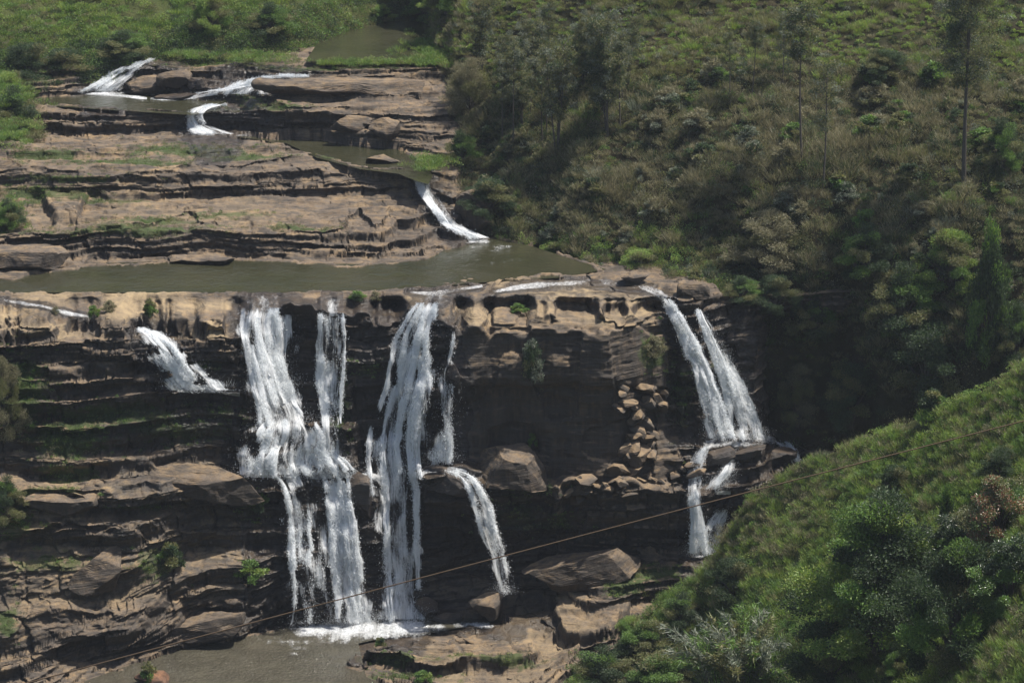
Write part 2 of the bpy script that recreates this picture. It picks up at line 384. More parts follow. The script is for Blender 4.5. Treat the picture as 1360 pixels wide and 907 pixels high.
# beds
bedrnd = random.Random(11); BED = [-6.0]
while BED[-1] < 80: BED.append(BED[-1]+(bedrnd.choice([.35, .5, .7, .9, 1.2, 1.6]) if BED[-1] > 43 or BED[-1] < 8 else bedrnd.choice([.5, .7, 1.0, 1.4, 2.0, 2.8])))
BED = np.array(BED)
NB = len(BED)
bw = np.array([bedrnd.uniform(5, 17) for _ in BED]); bph = np.array([bedrnd.uniform(0, 50) for _ in BED])
def relief(p, amp, famp, steep, left, dip, lam, cl):
    X, Y, Z = p[..., 0], p[..., 1], p[..., 2]
    b = Z - dip*X + .9*noise(X/26, Y/26, 0, 3) + .18*noise(X/7, Y/9, Z/9, 4)
    k = np.clip(np.searchsorted(BED, b)-1, 0, NB-2)
    h = BED[k+1]-BED[k]; f = (b-BED[k])/h
    # joints split each bed in blocks
    xx = (X + 1.2*noise(X/3, Y/3, k*3.1, 5) + .5*(Y-400) + bph[k])/bw[k]
    ci = np.floor(xx); cf = xx-ci
    hsh = _h(ci.astype(np.int64), k.astype(np.int64), np.zeros_like(k), 9)
    hs2 = _h(ci.astype(np.int64), k.astype(np.int64), np.ones_like(k), 10)
    tread = .86-.26*steep
    jj = .35+.65*steep
    tb = .06+.20*steep*(.6+.4*hs2)
    fr = np.where(f < tread, f/tread*tb, tb+(1-tb)*np.clip((f-tread)/(1-tread), 0, 1)**.8)
    dZ = (fr-f)*h*amp
    under = np.where(f > tread, (1-(f-tread)/(1-tread)), np.clip(1-f/.12, 0, 1)*0)
    dY = amp*(.62*np.sqrt(h)*under + .75*hsh*np.sqrt(h)*(.85*jj+.55*(1-jj)))
    edge = np.minimum(cf, 1-cf)*bw[k]
    dY = dY + amp*.5*jj*np.exp(-(edge/.22)**2)
    dZ = dZ - amp*.25*(jj-.2)*np.exp(-(edge/.25)**2)*(hs2 > -.3) + amp*.16*hs2
    dY = dY + famp*(.50*fbm(X/5.5, Y/5.5, Z/3, 3, 20) + .20*fbm(X/1.2, Y/1.2, Z/.35, 3, 25))
    dZ = dZ + famp*(.16*fbm(X/6, Y/6, Z/5, 3, 30) + .09*fbm(X/1.1, Y/1.1, Z, 3, 35))
    dY = dY + steep*famp*1.5*np.clip(noise(X/9, Z/4.5, 0, 63), -.7, .7)*left
    dZ = dZ + famp*(1-steep)*(.40*noise(X/8, Y/1.5, 0, 69)+.22*noise(X/3.5, Y/.8, 0, 70)+.07*noise(X/.8, Y/.4, 0, 72))
    dY = dY + cl*(.8*noise(X/3.4+.5*noise(Z/4, 0, 0, 73), 0, Z/11, 74)+.45*noise(X/1.5, Y, Z/4, 75)+.5*np.sign(noise(X/6, 3, Z/6, 76)+.15))
    # thin laminae
    b2 = b*3.1+.6*noise(X/5, Y/5, 0, 64); f2 = b2-np.floor(b2); k2 = np.floor(b2).astype(np.int64)
    h2 = _h(np.floor(X/4+k2*1.7+.5*noise(X, 0, Z, 65)).astype(np.int64), k2, np.zeros_like(k2), 66)
    dY = dY + famp*(.30*(.5-f2)+.26*h2)*lam
    dX = famp*.35*fbm(X/2, Y/2, Z/2, 3, 40)
    return p+np.stack([dX, dY, dZ], -1)

def build_surface(DF, u0, u1, du, v0, v1, nrows, wy=.45):
    us = np.arange(u0, u1+du, du); vs = np.linspace(v1, v0, int((v1-v0)/.8))
    UU, VV = np.meshgrid(us, vs)
    YY = DF(UU, VV); p = P(UU, VV, YY)
    ds = np.sqrt((np.diff(p[..., 1], axis=0)*wy)**2+np.diff(p[..., 2], axis=0)**2)+.002
    s = np.vstack([np.zeros(len(us)), np.cumsum(ds, 0)]); s /= s[-1]
    t = np.linspace(0, 1, nrows)
    V2 = np.stack([np.interp(t, s[:, i], vs) for i in range(len(us))], 1)
    Y2 = np.stack([np.interp(t, s[:, i], YY[:, i]) for i in range(len(us))], 1)
    U2 = np.broadcast_to(us, V2.shape).copy()
    return U2, V2, P(U2, V2, Y2)

UA, VA, PA = build_surface(DA, -110, 1130, 1.5, -30, 980, 1250)
# relief strength per place
amp = np.ones_like(UA)
def soft(u0, u1, v0, v1, s=12): return sstep(u0-s, u0+s, UA)*(1-sstep(u1-s, u1+s, UA))*sstep(v0-s*.6, v0+s*.6, VA)*(1-sstep(v1-s*.6, v1+s*.6, VA))
amp *= 1-.90*soft(595, 890, 430, 640)
amp *= 1-.82*soft(-200, 600, 384, 424, 6)
amp *= 1-.55*soft(600, 885, 384, 424, 6)
amp *= 1-.35*soft(470, 760, 640, 830)
amp *= 1-.35*soft(200, 620, 175, 240)
amp *= 1-.35*soft(-200, 330, 625, 840)
amp *= 1+.5*soft(480, 900, 800, 990)
amp *= 1.25*np.clip(.95+.45*noise(UA/90, VA/40, 0, 61), .45, 1.4)
famp = 1-.7*soft(-200, 600, 384, 420, 6)
famp *= 1-.45*soft(600, 885, 384, 640, 6)
pm = np.zeros_like(UA)
POOLM = {}
for k, (z, poly) in POOLS.items():
    jk = 2.0 if k == 'plunge' else 1.
    m = inpoly(UA+9*jk*fbm(UA/20, VA/9, 0, 4, 67), VA+2.4*jk*fbm(UA/18, VA/7, 5, 4, 68), poly); POOLM[k] = m; pm[m] = 1
for _ in range(6):   # soften the pool mask along the mesh
    pm[1:-1, 1:-1] = (pm[1:-1, 1:-1]*2+pm[:-2, 1:-1]+pm[2:, 1:-1]+pm[1:-1, :-2]+pm[1:-1, 2:])/6
gz = np.gradient(PA[..., 2], axis=0); gy = np.gradient(PA[..., 1], axis=0)
steep = sstep(.22, .85, np.abs(gz)/(np.abs(gy)+1e-4))
for _ in range(12): steep[1:-1] = (steep[:-2]+steep[1:-1]*2+steep[2:])/4
PD = relief(PA, amp*(1-pm), famp*(1-.8*pm), steep, 1-sstep(330, 400, UA)*.8, .010+.13*sstep(690, 860, VA)*(1-sstep(340, 420, UA))+.05*sstep(740, 800, VA)*sstep(500, 600, UA), .15+.85*(1-soft(595, 890, 420, 640)), .8*soft(600, 885, 440, 640))
for k, (z, poly) in POOLS.items():
    m = POOLM[k]
    PD[..., 2] = np.where(m, np.minimum(PD[..., 2], z-.35), PD[..., 2])
# rock rims stand just above the water
for k, (z, poly) in POOLS.items():
    if k == 'far': continue
    ex = (pm > .02) & ~POOLM[k] & (np.abs(PA[..., 2]-z) < 1.0)
    PD[..., 2] = np.where(ex, np.maximum(PD[..., 2], z+.10+.14*noise(PD[..., 0]/2, PD[..., 1]/2, 0, 60)), PD[..., 2])
wet = near_paths(UA, VA, {k: v for k, v in FALLS.items()}, 26)*.8
wet = np.maximum(wet, near_paths(UA, VA, RUNS, 9)*.75)
wet = np.maximum(wet, .95*soft(560, 740, 650, 830)); wet = np.maximum(wet, .8*soft(330, 545, 395, 640, 10)); wet = np.maximum(wet, .45*soft(130, 330, 520, 760, 30))
wet = np.maximum(wet, .85*soft(320, 700, 610, 840, 10)); wet = np.maximum(wet, .9*soft(900, 1060, 560, 760, 10))
wet = np.maximum(wet, .6*soft(880, 1010, 395, 600, 10)); wet = np.maximum(wet, .5*soft(600, 880, 380, 400, 3)); wet = np.maximum(wet, .25*soft(600, 880, 600, 760, 20))
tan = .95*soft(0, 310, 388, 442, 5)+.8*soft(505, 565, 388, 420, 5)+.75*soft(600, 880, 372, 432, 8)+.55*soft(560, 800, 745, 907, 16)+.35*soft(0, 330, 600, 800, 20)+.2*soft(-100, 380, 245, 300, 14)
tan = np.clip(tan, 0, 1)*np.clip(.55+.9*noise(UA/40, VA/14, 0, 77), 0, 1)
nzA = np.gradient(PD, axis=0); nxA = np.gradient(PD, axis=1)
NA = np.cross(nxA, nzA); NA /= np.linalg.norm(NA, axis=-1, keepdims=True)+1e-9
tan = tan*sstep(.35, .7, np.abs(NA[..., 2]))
GREENS = [(120, 262, 90, 6), (300, 285, 60, 5), (200, 292, 80, 5), (400, 300, 60, 5), (330, 208, 60, 5), (60, 205, 60, 5), (100, 236, 90, 4), (450, 210, 40, 5), (330, 130, 30, 4), (450, 88, 90, 5), (150, 548, 120, 18), (230, 570, 90, 16), (90, 575, 70, 30), (30, 520, 40, 60), (270, 482, 30, 8), (290, 545, 30, 14), (700, 645, 40, 16), (690, 680, 40, 30),
          (740, 690, 30, 14), (708, 480, 14, 26), (905, 520, 20, 50), (865, 470, 22, 30), (490, 490, 25, 12), (455, 520, 8, 30), (330, 670, 20, 20), (200, 745, 30, 25),
          (60, 745, 60, 14), (60, 255, 90, 10), (160, 305, 140, 8), (250, 200, 100, 8), (160, 215, 100, 7), (550, 215, 26, 10), (90, 620, 50, 8), (60, 650, 60, 8), (170, 672, 60, 5),
          (360, 140, 60, 6), (400, 88, 120, 6), (300, 75, 80, 7), (520, 870, 50, 6), (640, 870, 120, 5), (540, 895, 60, 8), (830, 775, 40, 16), (860, 760, 60, 8), (20, 100, 60, 30), (20, 160, 40, 40), (0, 285, 30, 25), (20, 690, 30, 30), (10, 820, 20, 30), (450, 540, 14, 50), (950, 480, 10, 30)]
green = np.zeros_like(UA)
for (gu, gv, ru, rv) in GREENS:
    green = np.maximum(green, np.exp(-((UA-gu)/ru)**2-((VA-gv)/rv)**2))
nr, nc = UA.shape
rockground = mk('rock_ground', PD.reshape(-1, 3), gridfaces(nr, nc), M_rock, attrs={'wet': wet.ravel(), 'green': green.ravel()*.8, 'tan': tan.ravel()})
tag(rockground, kind='structure')

# depth raster of the terrain, used to stand things on it
RS = 2
def raster(p, w=1480, h=1020, ou=60, ov=60):
    u, v = proj(p); iu = ((u+ou)/RS).astype(int); iv = ((v+ov)/RS).astype(int)
    ok = (iu >= 0) & (iv >= 0) & (iu < w//RS) & (iv < h//RS)
    dm = np.full((h//RS, w//RS), 1e9); np.minimum.at(dm, (iv[ok], iu[ok]), p[..., 1][ok])
    for _ in range(4):
        bad = dm > 1e8
        q = np.pad(dm, 1, mode='edge')
        nb = np.minimum.reduce([q[:-2, 1:-1], q[2:, 1:-1], q[1:-1, :-2], q[1:-1, 2:]])
        dm = np.where(bad, nb, dm)
    return dm
DMA = raster(PD)
def look(dm, u, v):
    iu = np.clip(((np.asarray(u, float)+60)/RS).astype(int), 0, dm.shape[1]-1); iv = np.clip(((np.asarray(v, float)+60)/RS).astype(int), 0, dm.shape[0]-1)
    return dm[iv, iu]

# ------------------------------------------------------------------ far bank
bb_u = [-200, 0, 60, 180, 215, 330, 430, 450, 520, 640, 760, 1000]
bb_v = [150, 118, 112, 104, 76, 72, 55, 46, 31, 22, 2, -20]
Xs = np.arange(-150, 240, .9); Ys = np.concatenate([np.arange(470, 640, .9), np.arange(640, 1100, 6)])
GX, GY = np.meshgrid(Xs, Ys)
bb_z = np.interp(bb_u, [0, 60, 180, 225], [56.5, 56.2, 57.5, 60.5])
base = PZ(np.array(bb_u), np.array(bb_v), bb_z)
yb = np.interp(GX, base[:, 0], base[:, 1]) + 2.5*noise(GX/9, 0, 0, 70)
d = GY-yb
GZ = np.interp(GX, base[:, 0], bb_z)-.3+np.where(d > 0, .42*d+np.minimum(d*.4, 1.4), 2.5*d)+np.clip(d/20, 0, 1)*2.4*fbm(GX/14, GY/14, 0, 4, 71)
GZ = np.maximum(GZ, 25)
PB = np.stack([GX, GY, GZ], -1)
farbank = tag(mk('far_hillside', PB.reshape(-1, 3), gridfaces(*GX.shape), M_near), kind='structure')

# ------------------------------------------------------------------ right hillside
CUC = [555, 590, 620, 700, 800, 900, 960, 1010, 1100, 1200, 1300, 1500]
RC = {
 -320: [600]*3+[600, 590, 585, 580, 575, 570, 565, 560, 555],
 -60: [540, 538, 530, 522, 512, 508, 505, 502, 500, 496, 492, 486],
 0:   [560, 528, 518, 506, 496, 491, 489, 487, 485, 481, 477, 470],
 60:  [560, 514, 503, 494, 484, 477, 474, 472, 470, 467, 463, 456],
 95:  [550, 508, 496, 487, 476, 468, 465, 462, 461, 458, 453, 446],
 200: [520, 482, 474, 466, 458, 452, 450, 448, 444, 440, 436, 430],
 240: [500, 468, 464, 460, 453, 447, 445, 443, 439, 435, 430, 424],
 300: [480, 466, 456, 452, 446, 440, 439, 437, 433, 428, 423, 416],
 325: [480, 466, 458, 449, 443.5, 438, 437, 435, 431, 426, 421, 414],
 355: [480, 466, 460, 452, 440, 434, 433, 433, 429, 424, 419, 412],
 372: [480, 466, 460, 456, 444, 430.5, 430, 431, 428, 423, 418, 411],
 400: [480, 466, 460, 456, 450, 430, 427.5, 430, 427, 422, 416, 409],
 430: [480, 466, 460, 456, 450, 440, 427, 429.5, 426, 421, 415, 407],
 560: [480, 466, 460, 456, 450, 440, 430, 428, 424, 418, 410, 400],
 620: [480, 466, 460, 456, 450, 440, 432, 428, 424, 417, 408, 396],
 760: [480, 466, 460, 456, 450, 440, 432, 427, 423, 416, 406, 392],
}
RVC = sorted(RC); TABC = np.array([RC[v] for v in RVC], float)
def DC(u, v): return tabval(u, v, RVC, CUC, TABC)
UCc, VCc, PC = build_surface(DC, 555, 1500, 4, -320, 760, 420, .8)
bl = np.clip(1-sstep(430, 640, VCc)*.4, 0, 1)
PC = PC+np.stack([0*UCc, -2.6*fbm(PC[..., 0]/11, PC[..., 1]/11, PC[..., 2]/11, 4, 80)*bl*sstep(600, 660, UCc)-.5*fbm(PC[..., 0]/2.5, PC[..., 1]/2.5, PC[..., 2]/2.5, 2, 81), .8*fbm(PC[..., 0]/6, PC[..., 1]/6, 0, 3, 82)], -1)
hill = tag(mk('hillside', PC.reshape(-1, 3), gridfaces(*UCc.shape), M_hill), kind='structure')

# ------------------------------------------------------------------ near slope
eu = [700, 760, 812, 838, 885, 945, 962, 998, 1060, 1120, 1200, 1290, 1360, 1520, 1900]
ev = [970, 912, 868, 838, 798, 752, 712, 660, 622, 595, 564, 524, 486, 400, 300]
ey = [372, 380, 391, 396, 399, 401, 399, 395, 390, 384, 374, 363, 355, 335, 300]
nu = np.arange(690, 1900, 4.0); evi = np.interp(nu, eu, ev); eyi = np.interp(nu, eu, ey)
rows = []
for t in (0, .25, .5, .75): rows.append(P(nu, evi, eyi)+np.array([2, 14, -30])*(1-t)**1.3)
ks = np.linspace(0, 1, 230)**1.1
for t in ks:
    v = evi+(1120-evi)*t
    rows.append(P(nu, v, eyi-.155*(v-evi)-.00004*(v-evi)**2))
PN = np.stack(rows, 0)
nn = fbm(PN[..., 0]/9, PN[..., 1]/9, 0, 4, 90)
fade = np.clip(np.arange(len(rows))/14., 0.25, 1)[:, None]
PN[..., 2] += 1.3*nn*fade
VN = np.stack([evi]*4+[evi+(1120-evi)*t for t in ks], 0); UN = np.broadcast_to(nu, VN.shape)
nearslope = tag(mk('slope', PN.reshape(-1, 3), gridfaces(*UN.shape), M_near), kind='structure')

# valley floor sheet reaching far out, below everything
gs = np.array([[-890, -55, -12], [890, -55, -12], [890, 1245, -12], [-890, 1245, -12]])
tag(mk('ground', gs, [[0, 1, 2, 3]], M_near, smooth=False), kind='structure')

DMN = raster(PN); DMC = raster(PC); DMB = raster(PB[d > .2])
hz = np.array([[x, y, z] for x in (-900, 900) for y in (-60, 1250) for z in (-13, 330)], float)
q = NT('haze'); pv = q.n('ShaderNodeVolumePrincipled', {'Color': (.80, .88, 1, 1), 'Density': .00006, 'Anisotropy': .2})
q.t.links.new(pv.outputs[0], q.out.inputs[1])
tag(mk('haze', hz, [[0, 1, 3, 2], [4, 6, 7, 5], [0, 4, 5, 1], [2, 3, 7, 6], [0, 2, 6, 4], [1, 5, 7, 3]], q.m, smooth=False), 'thin pale air over the valley', 'haze', kind='stuff')

# ------------------------------------------------------------------ pools
names = {'pond': 'pond', 'upper': 'upper_pool', 'terrace': 'terrace_pool', 'far': 'far_pond', 'plunge': 'plunge_pool'}
for k, (z, poly) in POOLS.items():
    c = np.mean(poly, 0); pp = [(u+(9 if u > c[0] else -9), v+(3 if v > c[1] else -3)) for u, v in poly]
    if k == 'pond': pp = [(u+(6 if u > c[0] else -6), v+(.8 if v > c[1] else -3)) for u, v in poly]
    if k == 'plunge': pp = [(u+(12 if u > c[0] else -12), v+(8 if v > c[1] else -8)) for u, v in poly]
    pts = PZ(np.array([p[0] for p in pp]), np.array([p[1] for p in pp]), z)
    tag(mk(names[k], pts, [list(range(len(pts)))], M_pool if k in ('plunge',) else M_pond, smooth=False), kind='structure')

# ------------------------------------------------------------------ falling water
HOLES = [(203, 463, 8, 5), (255, 478, 7, 5), (222, 497, 7, 4), (286, 498, 9, 4), (240, 462, 4, 5), (264, 508, 7, 3), (305, 514, 6, 3), (524, 500, 5, 14), (578, 540, 6, 30), (415, 655, 20, 10), (411, 548, 8, 26), (338, 590, 6, 14), (478, 660, 8, 30), (575, 450, 6, 25), (600, 498, 7, 9), (385, 480, 5, 30), (500, 560, 8, 20), (545, 690, 5, 40), (610, 575, 8, 30)]
def smooth2(a, n, ax):
    for _ in range(n):
        q = np.pad(a, [(1, 1) if i == ax else (0, 0) for i in range(2)], mode='edge')
        a = (q[:-2]+2*a+q[2:])/4 if ax == 0 else (q[:, :-2]+2*a+q[:, 2:])/4
    return a
def ribbon(pts, seed, off=.3, fall=True, lump=.35, dens=1., wmul=1., flat=False, jag=1.):
    pts = np.array(pts, float)
    L = np.r_[0, np.cumsum(np.hypot(np.diff(pts[:, 0]), np.diff(pts[:, 1])))]
    n = max(6, int(L[-1]/1.6)); t = np.linspace(0, L[-1], n)
    cu, cv, cw = [np.interp(t, L, pts[:, i]) for i in range(3)]
    k = max(3, n//14)
    ker = np.ones(2*k+1)/(2*k+1)
    def sm(a): return np.convolve(np.pad(a, k, mode='reflect', reflect_type='odd'), ker, 'valid')
    cu, cv = sm(cu), sm(cv)
    cw = np.maximum(cw*wmul*(1+jag*(.16*noise(t/16, seed, 0, 50)+.08*noise(t/5, seed, 0, 49))), 2)
    cu = cu+jag*1.2*noise(t/14, seed+5, 0, 51)
    du, dv = np.gradient(cu), np.gradient(cv); l = np.hypot(du, dv)+1e-6; nx, ny = -dv/l, du/l
    if fall: nx, ny = -np.ones_like(nx), ny*.25*0
    if nx.mean() > 0: nx, ny = -nx, -ny
    m = max(5, int(cw.max()/1.6)); a = np.linspace(-.5, .5, m)
    U = cu[:, None]-nx[:, None]*cw[:, None]*a; V = cv[:, None]-ny[:, None]*cw[:, None]*a
    Y = np.minimum(look(DMA, U, V), look(DMA, U, V+2))
    if fall:
        Y = np.minimum.accumulate(Y, 0)
        Y = smooth2(Y, 26, 0); Y = smooth2(Y, 3, 1)
        Y = np.minimum(Y, smooth2(Y, 30, 0)+.3)
    else:
        Y = smooth2(Y, 3, 0); Y = smooth2(Y, 2, 1)
    p0 = P(U, V, Y)
    sc_ = MPP(Y.mean())
    A = (a[None, :]*cw[:, None])*sc_; B = np.broadcast_to((t*sc_)[:, None], A.shape)
    edge = 1-np.abs(a)*2
    Y = Y-off-lump*(fbm(A/1.1, B/2.2, seed*3.3, 3, 52))*np.minimum(1, edge[None, :]*4)-.25*edge[None, :]*(1 if fall else .2)
    p = P(U, V, Y)
    de = np.broadcast_to(dens*(.28+.62*np.minimum(1, edge*2.6))[None, :], A.shape).copy()
    for (hu, hv, hr, hs) in HOLES: de -= 1.1*np.exp(-(((U-hu)/hr)**2+((V-hv)/hs)**2)**1.5)
    de += .30*fbm(A/1.2, B/5., seed, 2, 53)-.12*np.abs(noise(A/.8, B/3., seed*2., 58))
    ends = np.minimum(1, np.minimum(t, L[-1]-t+8)/8)[:, None]
    de *= .55+.45*np.minimum(1, ends)
    de -= .35*np.clip(1-edge*3.2, 0, 1)[None, :]*(.5+.9*noise(B/1.6, A*.3, seed, 59))
    return p.reshape(-1, 3), gridfaces(n, m), de.ravel(), np.stack([A.ravel()+seed*13.7, B.ravel()+seed*7.1, 0*A.ravel()], 1)
class Acc:
    def __init__(s): s.v = []; s.f = []; s.d = []; s.w = []; s.n = 0
    def add(s, r):
        v, f, d_, w = r; s.v.append(v); s.f.append(f+s.n); s.d.append(d_); s.w.append(w); s.n += len(v)
    def build(s, name, mat, parent=None):
        o = mk(name, np.concatenate(s.v), np.concatenate(s.f), mat, parent, attrs={'dens': np.concatenate(s.d)})
        at = o.data.attributes.new('flow', 'FLOAT_VECTOR', 'POINT'); at.data.foreach_set('vector', np.concatenate(s.w).astype(np.float32).ravel())
        return o
M_drop = NT('water_drops')
_d = M_drop.n('ShaderNodeBsdfDiffuse', {'Color': (.9, .92, .93, 1)}); _t = M_drop.n('ShaderNodeBsdfTranslucent', {'Color': (.9, .92, .93, 1)})
_m = M_drop.n('ShaderNodeMixShader', {0: .5, 1: _d.outputs[0], 2: _t.outputs[0]}); M_drop.t.links.new(_m.outputs[0], M_drop.out.inputs[0]); M_drop = M_drop.m
rg = np.random.default_rng(5)
def droplets(p, size):
    n = len(p); e = rg.normal(size=(n, 3, 3))*size[:, None, None]; e[..., 2] *= 1.8
    v = (p[:, None, :]+e).reshape(-1, 3); return v, np.arange(n*3).reshape(n, 3)
def make_fall(name, label, cat, keys, dens=1., layers=2, drops=900, group=None, off=.3, mat=None):
    root = empty(name, (0, 0, 0)); tag(root, label, cat, group)
    ac = Acc(); sp_ = []; shreds = []
    for i, key in enumerate(keys):
        dn = dens if not isinstance(dens, dict) else dens.get(key, 1.)
        pts = FALLS[key]
        r_ = ribbon(pts, i*5+len(key)*3, off, True, .30, dn*.68, 1.)
        ac.add(r_)
        pa = np.array(pts, float); L_ = np.r_[0, np.cumsum(np.hypot(np.diff(pa[:, 0]), np.diff(pa[:, 1])))]
        ns = max(2, int(pa[:, 2].mean()/9*(layers/2)*min(1.2, dn+.1)))
        for q_ in range(ns):
            t0 = max(0., rnd.uniform(-.6, .55)); t1 = min(1., t0+rnd.uniform(.4, 1.)); tt = np.linspace(t0, t1, 14)*L_[-1]
            a0 = rnd.uniform(-.5, .5); a1 = a0*rnd.uniform(.95, 1.08)
            fr_ = np.linspace(a0, a1, 14)+.02*noise(tt/16, q_*3.1, 0, 56)
            w_ = np.interp(tt, L_, pa[:, 2]); cw_ = rnd.uniform(5, 15)*np.sin(np.linspace(.35, 2.9, 14))**.5*min(1, w_.mean()/22)
            ac.add(ribbon(np.stack([np.interp(tt, L_, pa[:, 0])+fr_*w_, np.interp(tt, L_, pa[:, 1]), np.maximum(cw_, 2.4)], 1), q_+i*31, off+rnd.uniform(.05, .5), True, .22, dn*rnd.uniform(.85, 1.05)+.06, 1.))
        allv = np.concatenate([x for x in ac.v[-(ns+1):]]); ald = np.concatenate([x for x in ac.d[-(ns+1):]])
        nmain = len(ac.v[-(ns+1)]); wgt = np.clip(ald-.30, 0, None)**1.3; wgt[:nmain] *= .35
        cell = fbm(allv[:, 0]*1.1, allv[:, 1]*.4, allv[:, 2]*.34+i, 4, 57); wgt *= np.clip(.7+1.9*cell, .03, 2.2); wgt /= wgt.sum()
        area = L_[-1]*np.interp(L_, L_, pa[:, 2]).mean(); k_ = int(area*1.7*dn**2)+60
        pp = allv[rg.choice(len(allv), k_, p=wgt)]+rg.normal(size=(k_, 3))*np.array([.16, .22, .15])-np.array([0, .18, 0])
        tl = (float(allv[:, 2].max())-pp[:, 2])/(np.ptp(allv[:, 2])+.1)
        # direction of fall follows the local slant of the curtain
        sx = (pa[-1, 0]-pa[0, 0])/max(pa[-1, 1]-pa[0, 1], 1.); sx = np.interp(tl, [0, 1], [np.gradient(pa[:, 0])[0]/max(np.gradient(pa[:, 1])[0], 2), np.gradient(pa[:, 0])[-1]/max(np.gradient(pa[:, 1])[-1], 2)])
        dr_ = np.stack([np.clip(sx, -1.5, 1.5), -.12+0*sx, -1+0*sx], 1)+rg.normal(size=(k_, 3))*.35; dr_ /= np.linalg.norm(dr_, axis=1, keepdims=True)
        sd = np.cross(dr_, rg.normal(size=(k_, 3))); sd /= np.linalg.norm(sd, axis=1, keepdims=True)
        ll = rg.uniform(.08, .34, k_)[:, None]; ww = rg.uniform(.02, .06, k_)[:, None]
        sv = np.stack([pp, pp+dr_*ll*.4+sd*ww, pp+dr_*ll, pp+dr_*ll*.4-sd*ww], 1).reshape(-1, 3)
        shreds.append(sv)
        q = r_[0][rg.integers(0, len(r_[0]), drops*2)]
        # droplets thrown off the curtain, more of them low down
        zz = (q[:, 2]-q[:, 2].min())/(np.ptp(q[:, 2])+.1); keep = rg.random(len(q)) > zz*.6
        q = q[keep]+rg.normal(size=(keep.sum(), 3))*np.array([.32, .3, .35])
        sp_.append(q)
        lowz = allv[:, 2].min(); bt = allv[allv[:, 2] < lowz+1.2]
        if drops >= 500: # splash where the curtain lands
            kk = int(drops*.9); b0 = bt[rg.integers(0, len(bt), kk)]
            sp_.append(b0+np.stack([rg.normal(size=kk)*.7, -np.abs(rg.normal(size=kk))*.8, np.abs(rg.normal(size=kk))*.7], 1))
    q = np.concatenate(sp_)
    c0 = np.concatenate(ac.v).mean(0); c0[2] = np.concatenate(ac.v)[:, 2].min()
    root.location = tuple(c0)
    o = ac.build('water_curtain', mat or M_fall); o.parent = root; o.matrix_parent_inverse = Matrix.Translation(-Vector(c0))
    sv = np.concatenate(shreds)
    o = mk('water_strands', sv, np.arange(len(sv)).reshape(-1, 4), M_drop, smooth=False); o['kind'] = 'stuff'; o.parent = root; o.matrix_parent_inverse = Matrix.Translation(-Vector(c0))
    v, f = droplets(q, rg.uniform(.010, .032, len(q)))
    o = mk('spray', v, f, M_drop, smooth=False); o['kind'] = 'stuff'; o.parent = root; o.matrix_parent_inverse = Matrix.Translation(-Vector(c0))
    return root, c0
FALLROOT = {}
def mf(name, label, keys, **k): FALLROOT[name+keys[0]] = make_fall(name, label, 'waterfall', keys, **{'off': .6, **k})
mf('waterfall', 'short white cascade spilling down dark steps, leftmost on the main cliff', ['a_left'], dens=.98)
mf('waterfall', 'broad white fall with a sheer veil on its right, landing on a bulging tier', ['b_left', 'b_veil', 'b_tier', 'b_apron'], dens={'b_veil': .78, 'b_tier': .92, 'b_apron': .74})
mf('waterfall', 'narrow pale column of water dropping straight between two dark rock faces', ['c_thin'], dens=.86, drops=600)
mf('waterfall', 'wide ragged curtain dropping from the middle ledge into the plunge pool', ['d_low', 'd_core'], dens={'d_low': .66, 'd_core': 1.0}, drops=2200)
mf('waterfall', 'tallest white fall, plunging full height from lip to plunge pool', ['e_main'], dens=.93, layers=3, drops=2600)
mf('waterfall', 'faint thread and thin veils trickling just right of the tallest fall', ['f_thread', 'f_veil'], dens={'f_thread': .62, 'f_veil': .5}, drops=500)
mf('waterfall', 'thin white arc leaping off the knob of rock to the small brown boulder', ['g_arc'], dens=.92, drops=900)
mf('waterfall', 'slanting white chute on the left of the twin falls beside the dark gorge', ['h_right'], dens=1.1, drops=900)
mf('waterfall', 'slanting white chute on the right of the twin falls beside the dark gorge', ['i_right'], dens=1.0, drops=1500)
mf('waterfall', 'slim lower fall dropping from the ledge under the twin falls', ['j_low', 'j_side', 'j_spray'], dens={'j_low': .95, 'j_side': .6, 'j_spray': .62}, drops=1200)
mf('waterfall', 'short bright spill at the right end of the ledge by the grassy slope', ['k_end'], dens=1.0, drops=200)
mf('waterfall', 'highest small white slide, beneath the dark bushes of the far bank', ['l_top'], dens=1.0, drops=200, off=.25)
mf('waterfall', 'small white step of water emerging between rounded slabs near the top', ['m_mid', 'm_b', 'm_c'], dens={'m_mid': 1.0, 'm_b': .85, 'm_c': .8}, drops=250, off=.25)
mf('waterfall', 'twisting little drop of white water into the middle upper pool', ['n_drop'], dens=1.05, drops=200, off=.25)
mf('waterfall', 'steep foaming chute squeezed between upper ledges and the scrub hillside', ['o_chute'], dens=1.1, drops=300, off=.3)
# thin white runs and the painted glint strip over rock: one sheet each
ac = Acc()
for i, (k, pts) in enumerate(RUNS.items()):
    ac.add(ribbon(pts, 60+i, .22, False, .1, .38 if k[:5] == 'sheet' else .5 if k == 'left_run' else .60 if k in ('lip_run', 'crest_run', 'left_run', 'ledge_a') else .8, 1.))
ac.build('running_water', M_foam); tag(bpy.data.objects['running_water'], kind='structure')
